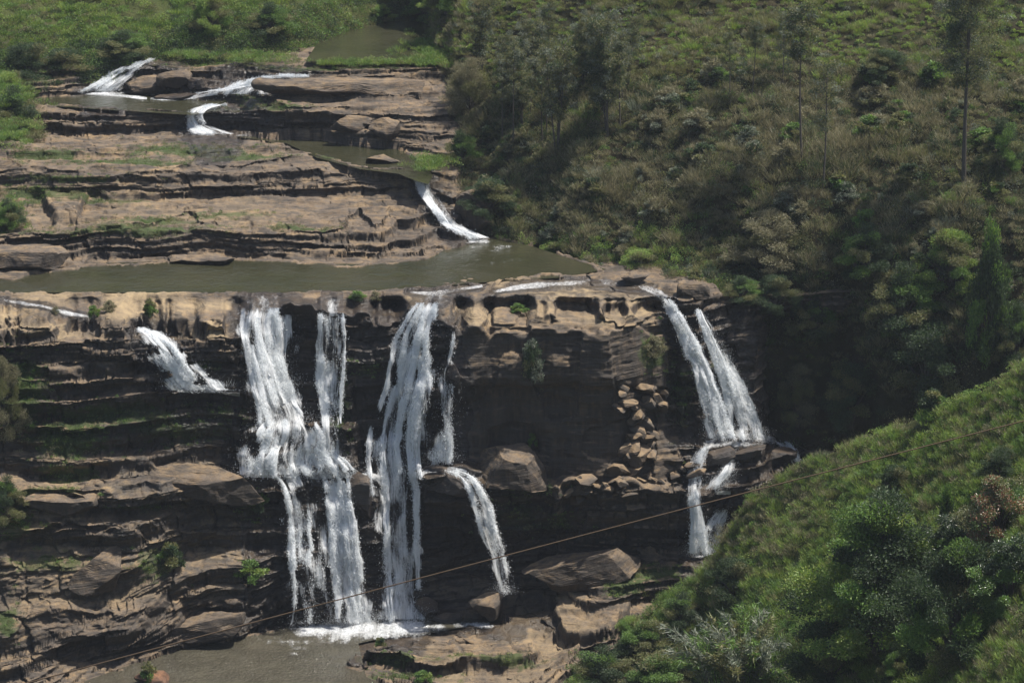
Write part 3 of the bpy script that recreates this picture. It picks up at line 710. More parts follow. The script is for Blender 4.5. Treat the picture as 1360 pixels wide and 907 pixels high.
# foam lying on the pools: (u, v, half width, half height, level, density, whose)
FO = [(472, 839, 84, 16, 0, .85), (542, 835, 62, 14, 0, .85), (630, 829, 34, 6, 0, .9), (428, 836, 56, 13, 0, .9), (470, 832, 54, 12, 0, 1.), (535, 830, 44, 12, 0, 1.), (490, 846, 90, 12, 0, .5), (400, 852, 60, 9, 0, .35), (930, 738, 26, 5, None, .8),
      (135, 124, 34, 4, 55.5, .95), (250, 131, 30, 3, 55.5, .5), (195, 135, 28, 2.5, 55.5, .7), (272, 176, 34, 6, 51.9, .95), (310, 180, 26, 4, 51.9, .6), (628, 320, 30, 5, 44, .9), (660, 330, 36, 6, 44, .35), (640, 345, 50, 7, 44, .2),
      (432, 174, 10, 3, 51.9, .7), (60, 124, 8, 1.5, 55.5, .8), (385, 868, 20, 4, 0, .35)]
ac = Acc()
for i, (u, v, a, b, z, dn) in enumerate(FO):
    n = 40; g = np.linspace(-1.25, 1.25, n); gu, gv = np.meshgrid(g, g)
    if z is None: z = CAMZ-T(v)*float(look(DMA, u, v))+.1
    p = PZ(u+gu*a, v+gv*b, z+.09+.012*i)
    p[..., 2] += .14*np.maximum(0, fbm(p[..., 0]*1.3, p[..., 1]*.8, i, 3, 54))*np.clip(1.2-np.hypot(gu, gv), 0, 1)
    rr = np.hypot(gu, gv)
    de = dn*(1.15-rr*1.05)+.28*fbm(p[..., 0]*.5, p[..., 1]*.35, i, 3, 55); de = np.where(rr > 1.2, -1, de)
    w = np.stack([p[..., 0], p[..., 1]*.6, 0*rr], -1)
    ac.add((p.reshape(-1, 3), gridfaces(n, n), de.ravel(), w.reshape(-1, 3)))
fo = ac.build('foam', M_foam); tag(fo, 'white foam spread on the pools where the falls land', 'foam', kind='stuff')

# ------------------------------------------------------------------ loose boulders
import bmesh
def rock_mesh(name, seed, dims, planes=9, rough=.05, mat=None, sub=4, cuts=None):
    bm = bmesh.new(); bmesh.ops.create_icosphere(bm, subdivisions=sub, radius=1)
    v = np.array([x.co[:] for x in bm.verts]); f = np.array([[y.index for y in x.verts] for x in bm.faces]); bm.free()
    g = np.random.default_rng(seed)
    v = np.sign(v)*np.abs(v)**.75
    for i in range(planes):
        n = g.normal(size=3); n[2] *= .8; n /= np.linalg.norm(n); d0 = g.uniform(.42, .78)
        e = np.maximum(0, v@n-d0); v = v-n*e[:, None]*.96
    for (n, d0) in (cuts or []):
        n = np.array(n, float); n /= np.linalg.norm(n); e = np.maximum(0, v@n-d0); v = v-n*e[:, None]*.98
    v = v/np.abs(v).max(0)*np.array(dims)/2
    sc = np.cbrt(np.prod(dims))
    v = v+rough*sc*np.stack([fbm(v[:, 0]/sc*3+i*9, v[:, 1]/sc*3, v[:, 2]/sc*4, 4, seed) for i in range(3)], 1)
    return mk(name, v, f, mat or M_bould, link=False, smooth=False)
BO = [ # label, name, u, v(centre), w px, h px, depth m, seed, rot z, tilt, material, extra cuts, forward
 ('big squared block with a shiny wet top and sunlit right face, under the tall cliff', 'boulder', 683, 622, 108, 66, 8, 3, 8, -4, M_bould, [((0, -1, .12), .6), ((.15, -.2, 1), .55), ((1, -.55, .35), .55), ((-1, -.3, .6), .62)], 3.4),
 ('long tilted slab with a flat dark face, resting on the lower shelf', 'boulder', 768, 758, 158, 50, 7, 8, 6, -13, M_bould, [((0, -1, .25), .45), ((0, .1, 1), .5), ((1, -.5, .4), .72)], 1),
 ('brown pointed boulder where the thin arc of water lands', 'boulder', 651, 801, 54, 38, 4.5, 12, 20, -18, M_bould, [((.6, -.5, .8), .4)], 3),
 ('pale wet rock just right of the tallest fall in the plunge pool', 'rock', 570, 807, 36, 24, 3, 14, 0, 0, M_bouldwet, None, 1),
 ('low dark rock between the pale wet rock and the brown boulder', 'rock', 598, 820, 44, 15, 3, 15, 30, 8, M_bouldwet, None, 1),
 ('small tan peaked rock right of the long tilted slab', 'rock', 862, 736, 34, 24, 3, 16, 0, 0, M_bould, [((1, -.4, .9), .35), ((-1, -.4, .9), .35)], 1),
 ('rounded reddish boulder poking from the water at the lower edge', 'boulder', 208, 905, 58, 26, 4, 17, 0, 0, M_red, None, 1),
 ('flat dark wet slab under the left of the twin falls', 'boulder', 950, 604, 50, 20, 4, 19, 10, -6, M_bouldwet, [((0, 0, 1), .4)], 1.5),
 ('flat dark wet slab under the middle of the bright ledge foam', 'boulder', 994, 602, 52, 22, 4, 20, -10, -14, M_bouldwet, [((0, 0, 1), .4)], 1.5),
 ('dark brown block at the right end of the wet ledge', 'boulder', 1034, 606, 44, 26, 4, 21, 20, 4, M_bouldwet, [((0, 0, 1), .5)], 1.5),
 ('tan square block at the head of the twin falls', 'boulder', 922, 384, 42, 32, 4, 22, 20, 0, M_bould, [((0, -1, .1), .5), ((0, 0, 1), .5)], 1),
 ('low tan rock on the right bank beside the rushing lip water', 'rock', 842, 366, 40, 14, 3, 24, 0, 0, M_bould, None, 1),
 ('smooth grey whaleback rock at the left end of the pond', 'boulder', 44, 342, 170, 40, 9, 26, 0, -3, M_bould, [((0, .1, 1), .5)], 2),
 ('long low rock on the far side of the pond', 'rock', 268, 345, 90, 12, 5, 27, 0, 0, M_bould, None, 1),
 ('tan stepping slab breaking the pond surface before the lip', 'rock', 605, 375, 86, 9, 5, 28, 0, 0, M_bould, [((0, 0, 1), .3)], 0),
 ('small tan slab breaking the pond surface left of the larger one', 'rock', 475, 378, 66, 4, 3, 29, 0, 0, M_bould, [((0, 0, 1), .3)], 0),
 ('dark lump beside the mid upper pool by the hillside', 'boulder', 510, 213, 50, 16, 4, 31, 0, 5, M_bould, None, 1),
 ('rounded rock at the right rim of the mid upper pool', 'boulder', 515, 172, 48, 26, 4, 32, 10, 0, M_bould, None, 1),
 ('grey rock shouldering the narrow upper channel', 'boulder', 468, 165, 56, 20, 4, 33, 0, 4, M_bould, None, 1),
 ('long rounded slab topping the upper right ledges', 'boulder', 470, 115, 250, 26, 7, 34, 0, 1, M_bould, [((0, 0, 1), .5)], 1),
 ('brown rock island beside the highest white slide', 'boulder', 190, 112, 62, 20, 5, 36, 0, 0, M_bould, None, 1),
 ('dark rock parting the two small upper cascades', 'boulder', 232, 108, 46, 28, 5, 37, 0, 0, M_bould, None, 1),
 ('dark stone beside the cascade that steps through the upper slabs', 'boulder', 262, 110, 34, 14, 4, 38, 0, 0, M_bouldwet, None, 1),
 ('low wet rock in the gap below the upper cascades', 'boulder', 228, 130, 60, 12, 4, 39, 0, 0, M_bouldwet, None, 1),
 ('rounded overhanging block at the foot of the foaming chute', 'boulder', 634, 290, 60, 70, 7, 40, 0, 0, M_bould, None, 0),
 ('dark shelf rock by the pond outlet below the chute', 'boulder', 652, 303, 40, 18, 4, 41, 0, 0, M_bould, None, 1),
 ('wide brown block crowning the lower left steps', 'boulder', 70, 668, 116, 38, 7, 43, 0, 1, M_bould, [((0, 0, 1), .4), ((0, -1, 0), .5)], 1.5),
 ('large smooth grey block in the middle of the lower left steps', 'boulder', 132, 758, 86, 52, 7, 44, 10, -5, M_bould, [((0, -1, .5), .45)], 1),
 ('broad sloping shoulder of rock under the wide first fall', 'boulder', 268, 638, 190, 48, 8, 47, 0, 5, M_bould, [((0, -.4, 1), .4)], 1),
 ('block at the waterline carrying two tiny spills', 'boulder', 265, 826, 120, 40, 6, 48, 0, -9, M_bould, [((0, 0, 1), .4), ((0, -1, 0), .5)], 1),
 ('dark knob of rock splitting the middle falls', 'boulder', 484, 662, 46, 66, 6, 49, 0, 0, M_bouldwet, None, 1.2),
 ('wet dark block jutting from the thin veils right of the tallest fall', 'boulder', 603, 496, 20, 24, 3, 64, 0, 0, M_bouldwet, None, 1.5),
 ('hunched dark knob that throws off the arcing water', 'boulder', 596, 640, 72, 44, 6, 50, 0, 0, M_bouldwet, None, .6),
]
for (lab, nm, u, v, w, h, dep, sd, rz, tilt, mat, cuts, fw) in BO:
    Y = float(np.median(look(DMA, u+np.linspace(-.2, .2, 5)*w, v+h*.3)))
    m = MPP(Y)
    if 'pond surface' in lab: Y = (CAMZ-44.0)/float(T(v)); m = MPP(Y)
    me = rock_mesh(nm, sd, (w*m*1.06, dep, h*m*1.08), 9, .035, mat, 5 if w > 60 else 4, cuts)
    o = bpy.data.objects.new(nm, me); COL.objects.link(o)
    o.location = tuple(P(u, v, Y-fw*.6+dep*.18)); o.rotation_euler = (0, R(tilt), R(rz))
    tag(o, lab, nm)
rub = [rock_mesh('rubble_stone', 200+i, (1, .9, .55), 16, .012, M_bould, 3) for i in range(7)]
RU = []
for i in range(38):
    t = rnd.random(); RU.append((852+rnd.gauss(0, 17)-8*t, 512+t*95, rnd.uniform(16, 42)*(.7+.4*t), 0))
for i in range(36):
    t = rnd.random(); RU.append((750+t*180, 652-26*t+rnd.gauss(0, 8), rnd.choice([10, 14, 20, 34])*rnd.uniform(.8, 1.2), 1))
for (u, v, w, g_) in RU:
    Y = float(look(DMA, u, v)); m = MPP(Y)
    o = bpy.data.objects.new('rubble_stone', rnd.choice(rub)); COL.objects.link(o)
    o.location = tuple(P(u, v, Y-.25-(.5 if g_ == 0 else 0))); o.scale = (w*m, w*m*rnd.uniform(.7, 1.1), w*m*rnd.uniform(.7, 1.2))
    o.rotation_euler = (rnd.uniform(-.5, .5), rnd.uniform(-.5, .5), rnd.uniform(0, 6.28))
    if g_ == 0: tag(o, 'angular tan stone in the steep rubble heap left of the twin falls', 'stone', 'stones of the steep rubble heap')
    else: tag(o, 'broken grey stone on the rubble ridge below the tall dark cliff', 'stone', 'stones of the rubble ridge')

# ------------------------------------------------------------------ foliage
G = np.random.default_rng(21)
def leaves(c, L, Wd, dirs, cols):
    """one pointed four-cornered leaf or blade per row"""
    n = len(c); d = dirs/(np.linalg.norm(dirs, axis=1, keepdims=True)+1e-9)
    s = np.cross(d, G.normal(size=(n, 3))); s /= np.linalg.norm(s, axis=1, keepdims=True)+1e-9
    nn = np.cross(d, s)
    L = np.broadcast_to(L, (n,))[:, None]; Wd = np.broadcast_to(Wd, (n,))[:, None]
    v = np.stack([c, c+d*L*.5+s*Wd*.5+nn*L*.06, c+d*L-nn*L*.12, c+d*L*.45-s*Wd*.5+nn*L*.06], 1).reshape(-1, 3)
    return v, np.arange(n*4).reshape(n, 4), np.repeat(cols, 4, 0)
PAL = {
 'dry': [(.145, .132, .075), (.105, .102, .055), (.185, .17, .105), (.08, .085, .042)],
 'olive': [(.075, .085, .030), (.10, .105, .040), (.055, .068, .025), (.13, .12, .06)],
 'dark': [(.022, .040, .016), (.032, .055, .020), (.045, .068, .028), (.018, .030, .014)],
 'green': [(.055, .105, .022), (.075, .135, .030), (.045, .08, .022), (.10, .15, .04)],
 'lime': [(.13, .18, .04), (.10, .16, .035), (.16, .19, .06), (.075, .12, .03)],
 'grey': [(.085, .10, .07), (.12, .135, .10), (.06, .08, .05), (.16, .17, .13)],
 'rust': [(.16, .075, .045), (.06, .10, .03), (.10, .13, .05), (.20, .12, .07)],
}
PK = {k: np.array(v)*(1.55 if k in ('dark', 'dry', 'grey') else 1.7) for k, v in PAL.items()}
def pick(pal, n):
    a = PK[pal]; c = a[G.integers(0, len(a), n)]; return c*G.uniform(.8, 1.2, (n, 1))
def scatter(U, V, Pg, n, wfun):
    a = np.linalg.norm(np.cross(Pg[1:, :-1]-Pg[:-1, :-1], Pg[:-1, 1:]-Pg[:-1, :-1]), axis=-1)
    w = (a*wfun(U[:-1, :-1], V[:-1, :-1])).ravel(); w /= w.sum()
    idx = G.choice(len(w), n, p=w); i, j = np.divmod(idx, U.shape[1]-1)
    s, t = G.random((n, 1)), G.random((n, 1))
    p = Pg[i, j]*(1-s)*(1-t)+Pg[i+1, j]*s*(1-t)+Pg[i, j+1]*(1-s)*t+Pg[i+1, j+1]*s*t
    return p, U[i, j], V[i, j]
def cover(p, per, rad, hgt, kindsel, size=1.):
    """p clump feet; kindsel(n)->palette index array, blade flag"""
    n = len(p); pal, blade = kindsel
    idx = np.repeat(np.arange(n), per); m = len(idx)
    r_ = rad[idx]; h_ = hgt[idx]; bl = blade[idx]
    ang = G.uniform(0, 6.283, m); rr = np.sqrt(G.random(m)); zz = G.random(m)
    lat = np.stack([np.cos(ang), np.sin(ang), 0*ang], 1)
    dome = np.sqrt(np.clip(1-rr**2, 0, 1))
    hz = np.where(bl, G.random(m)*.35, dome*(.35+.65*np.sqrt(zz)))
    c = p[idx]+lat*(rr*r_)[:, None]+np.array([0, 0, 1])*(hz*h_)[:, None]
    d_ = np.where(bl[:, None], lat*(.25+.75*rr)[:, None]*.9+np.array([0, 0, 1.1])+G.normal(size=(m, 3))*.25,
                  lat*rr[:, None]*.8+np.array([0, 0, .35])+G.normal(size=(m, 3))*.75)
    L = np.where(bl, h_*G.uniform(.5, 1.0, m), size*G.uniform(.11, .30, m)); Wd = np.where(bl, size*G.uniform(.025, .065, m), L*G.uniform(.35, .6, m))
    names_ = list(PAL); cols = np.zeros((m, 3)); tone = (G.uniform(.84, 1.16, n)*(1+.16*noise(p[:, 0]/4, p[:, 1]/4, p[:, 2]/4, 140)))[idx]
    for q, nm_ in enumerate(names_):
        k = pal[idx] == q
        if k.any(): cols[k] = pick(nm_, k.sum())
    return leaves(c, L, Wd, d_, cols*tone[:, None])
PI_ = {k: i for i, k in enumerate(PAL)}
def stuff(name, lab, parts, mat):
    v = []; f = []; c = []; n = 0
    for a, b, d_ in parts: v.append(a); f.append(b+n); c.append(d_); n += len(a)
    return tag(mk(name, np.concatenate(v), np.concatenate(f), mat, smooth=False, attrs={'col': np.concatenate(c)}), lab, name.replace('_', ' '), kind='stuff')
def choose(probs, n):   # probs: list of (palette, weight array)
    wts = np.stack([w for _, w in probs], 1); wts = np.clip(wts, 0, None)+1e-6; wts /= wts.sum(1, keepdims=True)
    k = (wts.cumsum(1) < G.random((n, 1))).sum(1); return np.array([PI_[q] for q, _ in probs])[np.clip(k, 0, len(probs)-1)]
DRYi = PI_['dry']

# hillside scrub, right
n = 12500
p, u, v = scatter(UCc, VCc, PC, n, lambda U, V: ((U > 588-32*(V < 70)) & (U < 1400) & (V > -30) & (V < 640))*(1-.75*sstep(430, 500, V)*(U > 930)))
nz_ = noise(p[:, 0]/7, p[:, 1]/7, p[:, 2]/7, 101); nz2 = noise(p[:, 0]/16, p[:, 1]/16, 0, 102)
top = 1-sstep(70, 130, v); low = sstep(280, 420, v); edge_ = np.exp(-((v-345)/22)**2)*((u > 690)&(u < 910))
pal = choose([('dry', 1.2+1.3*nz2-.5*low-.6*top), ('olive', .8+.5*nz_+.5*top), ('dark', .50-.8*nz_+.6*low-.4*top), ('green', .12+.25*nz_+.15*low+2.5*edge_), ('lime', 1.5*top*(u > 1050)+.6*top+2*edge_), ('grey', .10+0*u)], n)
blade = ((pal == DRYi) & (G.random(n) < .75)) | ((top > .5) & (G.random(n) < .6)) | (G.random(n) < .15)
big = np.clip(.5+.7*noise(p[:, 0]/5, p[:, 1]/5, 0, 103), .1, 1.2)
rad = G.uniform(.5, 1.2, n)*(.7+.7*big)*(1-.3*top); hgt = G.uniform(.6, 1.4, n)*(.6+1.7*big)*(1-.45*top)
stuff('scrub', 'dry brown and dark green scrub covering the right hillside', [cover(p, 125, rad, hgt, (pal, blade))], M_leaf)

# near slope grass
n = 9600
p, u, v = scatter(UN, VN, PN, n, lambda U, V: (U > 720)*(U < 1700)*(V < 1000)*np.where(U > 1400, .35, 1.))
nz_ = noise(p[:, 0]/6, p[:, 1]/6, 0, 111); nz2 = noise(p[:, 0]/14, p[:, 1]/14, 0, 112)
lowg = sstep(730, 850, v)*(u < 1080)
pal = choose([('olive', .55+.4*nz2), ('green', .8+.5*nz_+1.2*lowg), ('lime', 1.2-.5*nz_), ('dry', .22+.8*nz2-.4*lowg), ('dark', .05+.4*nz_+.2*lowg)], n)
blade = G.random(n) < .72-.5*lowg
rad = G.uniform(.6, 1.5, n); hgt = G.uniform(.5, 1.1, n)*(1+.35*np.clip(nz_, 0, 1)+.9*lowg)
stuff('grass', 'tall sunlit grass and weeds on the slope at lower right', [cover(p, 160, rad, hgt, (pal, blade), .85)], M_leaf)

# far bank
UB, VB = proj(PB); n = 4600
p, u, v = scatter(UB, VB, PB, n, lambda U, V: (U > -30)*(U < 780)*(V > -25)*(V < 200)*(1+2.0*sstep(20, 90, V)))
db = p[:, 1]-np.interp(p[:, 0], base[:, 0], base[:, 1])
ok = db > -2.5; p, u, v, db = p[ok], u[ok], v[ok], db[ok]; n = len(p)
near_w = 1-sstep(4, 13, db); nz_ = noise(p[:, 0]/7, p[:, 1]/7, 0, 121)
pal = choose([('green', 1.+.3*nz_), ('lime', 1.3*(1-near_w)+.9*nz_), ('dark', 1.6*near_w*(u < 240)+.7*near_w+.2), ('olive', .3+0*u), ('dry', .25*(u < 60)+0*u)], n)
blade = (G.random(n) < .45) & (near_w < .5)
rad = G.uniform(.8, 1.8, n)*(1+.3*near_w); hgt = G.uniform(.6, 1.4, n)*(1+1.3*near_w*(.6+.5*nz_))
stuff('bushes', 'bright green bushes and grass along the far bank', [cover(p, 170, rad, hgt, (pal, blade), 1.25)], M_leaf)

# weeds rooted on rock ledges
gw = green*(1-np.clip(pm*3, 0, 1))
n = 3600
p, u, v = scatter(UA, VA, PD, n, lambda U, V: gw[:-1, :-1]**1.5)
bright = np.where((v > 520) & (v < 600) | ((u > 640) & (u < 740)), .2, .7)
pal = choose([('green', .5+.3*bright), ('olive', .4+.6*(v < 330)), ('dark', .9-bright), ('dry', .15+.9*(v < 330)), ('lime', .3*(v > 600)+0*u)], n)
blade = G.random(n) < .5+.3*(v < 330)
stuff('weeds', 'low weeds and grass rooted on the rock ledges', [cover(p, 46, G.uniform(.2, .6, n), G.uniform(.2, .65, n), (pal, blade), .7)], M_leaf)

# green islet and bank grass beside the far pond, reeds by the pond
pts = []
for (gu, gv, ru, rv, z, k) in [(500, 85, 90, 3, 61, 110), (590, 84, 30, 6, 61, 60), (580, 66, 46, 16, 61.2, 200), (600, 75, 40, 12, 61, 120), (575, 218, 26, 10, 53, 90), (340, 78, 46, 6, 60.8, 110), (250, 74, 26, 6, 60.6, 60), (640, 60, 40, 30, 61.5, 200), (12, 150, 34, 46, 56, 260), (8, 285, 24, 16, 48, 110), (5, 120, 26, 20, 58, 90)]:
    a = G.normal(size=(k, 2))*.5; uu = gu+a[:, 0]*ru; vv = gv+a[:, 1]*rv
    Yq = np.minimum(look(DMA, uu, vv), (CAMZ-z)/T(vv)); pts.append(P(uu, vv, Yq))
p = np.concatenate(pts); n = len(p)
pal = choose([('green', np.full(n, 1.)), ('lime', np.full(n, .5)), ('olive', np.full(n, .3))], n)
stuff('bank_grass', 'bright green waterside grass beside the upper pools', [cover(p, 70, G.uniform(.5, 1.1, n), G.uniform(.5, 1.2, n), (pal, G.random(n) < .6), 1.)], M_leaf)

# ------------------------------------------------------------------ trees and shrubs as things
def tube(pts, rad, k=6):
    pts = np.array(pts, float); n = len(pts); rad = np.broadcast_to(rad, (n,))
    t = np.gradient(pts, axis=0); t /= np.linalg.norm(t, axis=1, keepdims=True)+1e-9
    a = np.cross(t, [.3, .9, .1]); a /= np.linalg.norm(a, axis=1, keepdims=True)+1e-9; b = np.cross(t, a)
    th = np.linspace(0, 2*np.pi, k, endpoint=False)
    v = pts[:, None]+rad[:, None, None]*(a[:, None]*np.cos(th)[None, :, None]+b[:, None]*np.sin(th)[None, :, None])
    f = []
    for i in range(n-1):
        for j in range(k): f.append([i*k+j, i*k+(j+1) % k, (i+1)*k+(j+1) % k, (i+1)*k+j])
    return v.reshape(-1, 3), np.array(f)
def join(parts):
    v = []; f = []; n = 0
    for a, b in parts: v.append(a); f.append(b+n); n += len(a)
    return np.concatenate(v), np.concatenate(f)
def blob(c, r_, n, L, pal, droop=0., blade=.45, shell=.5):
    d_ = G.normal(size=(n, 3)); d_ /= np.linalg.norm(d_, axis=1, keepdims=True)
    rr = G.random(n)**shell; pos = np.array(c)+d_*rr[:, None]*np.array(r_)
    dr = d_*.7+G.normal(size=(n, 3))*.6+np.array([0, 0, .25-droop])
    ll = L*G.uniform(.6, 1.3, n); return leaves(pos, ll, ll*blade, dr, pick(pal, n)*G.uniform(.8, 1.2))
def lobed(seed, nl, n_each, L, pals, flat=.75, spread=.36, lob=.2, z0=.15, droop=0., bl=.45, umb=False):
    """unit crown: width about 1, height about 1; limbs reach each lobe"""
    g = random.Random(seed); parts = []; tubes = []
    for i in range(nl):
        a = i*2.4+g.uniform(-.4, .4); h = (i+.5)/nl; prof = math.sin(math.pi*min(1, .22+.78*h)**.8) if not umb else .45+.55*h
        rr = spread*prof*g.uniform(.6, 1.12)
        c = (math.cos(a)*rr, math.sin(a)*rr, z0+(1-z0-lob*.5)*h*g.uniform(.9, 1.05))
        r_ = lob*g.uniform(.75, 1.25); pal = g.choice(pals)
        # each lobe is itself a few tufts, so the outline is ragged
        for q in range(5):
            cc = [c[0]+g.gauss(0, r_*.45), c[1]+g.gauss(0, r_*.45), c[2]+g.gauss(0, r_*.3)]
            parts.append(blob(cc, (r_*.62, r_*.62, r_*.62*flat), n_each//5, L, pal, droop, bl))
        tubes.append(tube([(0, 0, 0), (c[0]*.25, c[1]*.25, c[2]*.5), (c[0]*.7, c[1]*.7, c[2]*.85), c], [.022, .016, .009, .003], 5))
    tubes.append(tube([(0, 0, -.08), (.01, 0, .2), (-.01, .01, .5), (0, 0, .75)], [.035, .03, .02, .006], 6))
    v = np.concatenate([a for a, _, _ in parts]); c = np.concatenate([q for _, _, q in parts])
    return (v, np.arange(len(v)).reshape(-1, 4), c), join(tubes)
PROTO = {}
def proto(nm, crown, trunk, mat=None):
    PROTO[nm] = (mk('crown', crown[0], crown[1], mat or M_leaf, smooth=False, attrs={'col': crown[2]}, link=False), mk('trunk', trunk[0], trunk[1], M_bark, link=False))
for i in range(3): proto('shrub%d' % i, *lobed(30+i, 9, 330, .10, ['green', 'olive', 'dark'], z0=.1))
for i in range(3): proto('darkshrub%d' % i, *lobed(40+i, 9, 330, .10, ['dark', 'dark', 'olive'], z0=.1))
proto('dryshrub0', *lobed(50, 9, 300, .13, ['dry', 'dry', 'olive'], z0=.08, bl=.2))
proto('dryshrub1', *lobed(51, 9, 300, .13, ['dry', 'grey', 'dry'], z0=.08, bl=.2))
proto('greyshrub0', *lobed(52, 11, 260, .09, ['grey', 'dark', 'olive'], z0=.1))
proto('limeshrub0', *lobed(53, 9, 330, .10, ['lime', 'green'], z0=.1))
proto('broad', *lobed(60, 34, 2600, .019, ['dark', 'green', 'green', 'dark', 'lime'], flat=.6, spread=.40, lob=.15, z0=.12))
proto('broad2', *lobed(61, 28, 2300, .022, ['dark', 'green', 'dark', 'olive'], flat=.6, spread=.40, lob=.16, z0=.08))
proto('round', *lobed(62, 22, 1700, .028, ['green', 'olive', 'dark'], flat=.7, spread=.36, lob=.18, z0=.1))
proto('rust', *lobed(63, 20, 1300, .034, ['rust', 'green', 'rust', 'olive'], flat=.8, spread=.4, lob=.16, z0=.1, bl=.4), M_gloss)
proto('glossy', *lobed(64, 20, 1300, .034, ['green', 'dark', 'green'], flat=.8, spread=.4, lob=.16, z0=.1, bl=.4), M_gloss)
proto('column', *lobed(65, 18, 1200, .035, ['dark', 'dark', 'green'], flat=1., spread=.30, lob=.16, z0=.1))
def feathery():
    parts = []; tubes = []; g = random.Random(5)
    for i in range(110):
        a = g.uniform(0, 6.28); r0 = g.uniform(.0, .3); top = g.uniform(.5, 1.); out = g.uniform(.12, .42)
        b0 = np.array([math.cos(a)*r0, math.sin(a)*r0, 0]); pts = [b0+np.array([math.cos(a)*out*t**1.8, math.sin(a)*out*t**1.8, top*(t-.28*t**3)]) for t in np.linspace(0, 1, 7)]
        tubes.append(tube(pts, np.linspace(.006, .0015, 7), 4))
        pts = np.array(pts); n = 150; t = G.uniform(.25, 1, n)*6; k = np.minimum(t.astype(int), 5); w = (t-k)[:, None]
        c = pts[k]*(1-w)+pts[k+1]*w+G.normal(size=(n, 3))*.012; dr = (pts[k+1]-pts[k])*6+G.normal(size=(n, 3))*.35+np.array([0, 0, -.1])
        parts.append(leaves(c, G.uniform(.04, .09, n), .009, dr, pick(g.choice(['grey', 'olive', 'green', 'grey']), n)))
    v = np.concatenate([a for a, _, _ in parts]); c = np.concatenate([q for _, _, q in parts])
    return (v, np.arange(len(v)).reshape(-1, 4), c), join(tubes)
proto('feathery', *feathery())
for nm_, pl_ in (('big_dark', ['dark', 'dark', 'olive']), ('big_green', ['green', 'olive', 'dark']), ('big_lime', ['lime', 'green', 'olive']), ('big_dry', ['dry', 'dry', 'olive'])):
    proto(nm_, *lobed(70+len(nm_), 20, 1500, .027, pl_, flat=.7, spread=.38, lob=.17, z0=.08, bl=.3 if nm_ == 'big_dry' else .45))
def gum(seed, stems, H, start, dense, tuft=1.0):
    g = random.Random(seed); parts = []; tubes = []
    for s_ in range(stems):
        ang = g.uniform(0, 6.28); lean = g.uniform(.02, .05)+.10*(stems > 1)*g.random(); hh = H*(1 if s_ == 0 else g.uniform(.65, .95))
        ts = np.linspace(0, 1, 9)
        pts = np.stack([math.cos(ang)*lean*hh*ts+.12*np.sin(ts*5+s_), math.sin(ang)*lean*hh*ts+.1*np.cos(ts*4), hh*ts-.5], 1)
        tubes.append(tube(pts, np.linspace(.145, .03, 9)*(H/16), 6))
        nb_ = int(dense*hh)
        for b_ in range(nb_):
            t = start+(1-start)*(b_+.5)/nb_; q = t*8; k = min(int(q), 7); o_ = pts[k]*(1-(q-k))+pts[k+1]*(q-k)
            a = g.uniform(0, 6.28); ln = g.uniform(.8, 3.0)*(1.1-.45*t)*H/16; e = o_+np.array([math.cos(a)*ln, math.sin(a)*ln, g.uniform(.3, 1.)*ln])
            tubes.append(tube([o_, (o_+e)/2+[0, 0, -.05], e], [.035, .022, .008], 4))
            for w in range(3):
                cc = o_+(e-o_)*g.uniform(.5, 1.1)+np.array([g.gauss(0, .2), g.gauss(0, .2), g.gauss(0, .2)])
                parts.append(blob(cc, (.5*tuft, .5*tuft, .36*tuft), int(44*tuft**1.6), .26, g.choice(['dark', 'grey', 'olive', 'olive']), .5, .35, .6))
    v = np.concatenate([a for a, _, _ in parts]); c = np.concatenate([q for _, _, q in parts])
    return (v, np.arange(len(v)).reshape(-1, 4), c), join(tubes)
proto('gum1', *gum(1, 1, 15, .45, 2.2)); proto('gum2', *gum(2, 1, 16, .66, 3.0)); proto('gum3', *gum(3, 4, 13, .4, 1.6)); proto('gum4', *gum(4, 2, 26, .42, 2.0, 1.7)); proto('gum5', *gum(6, 5, 14, .35, 2.2, 1.3))

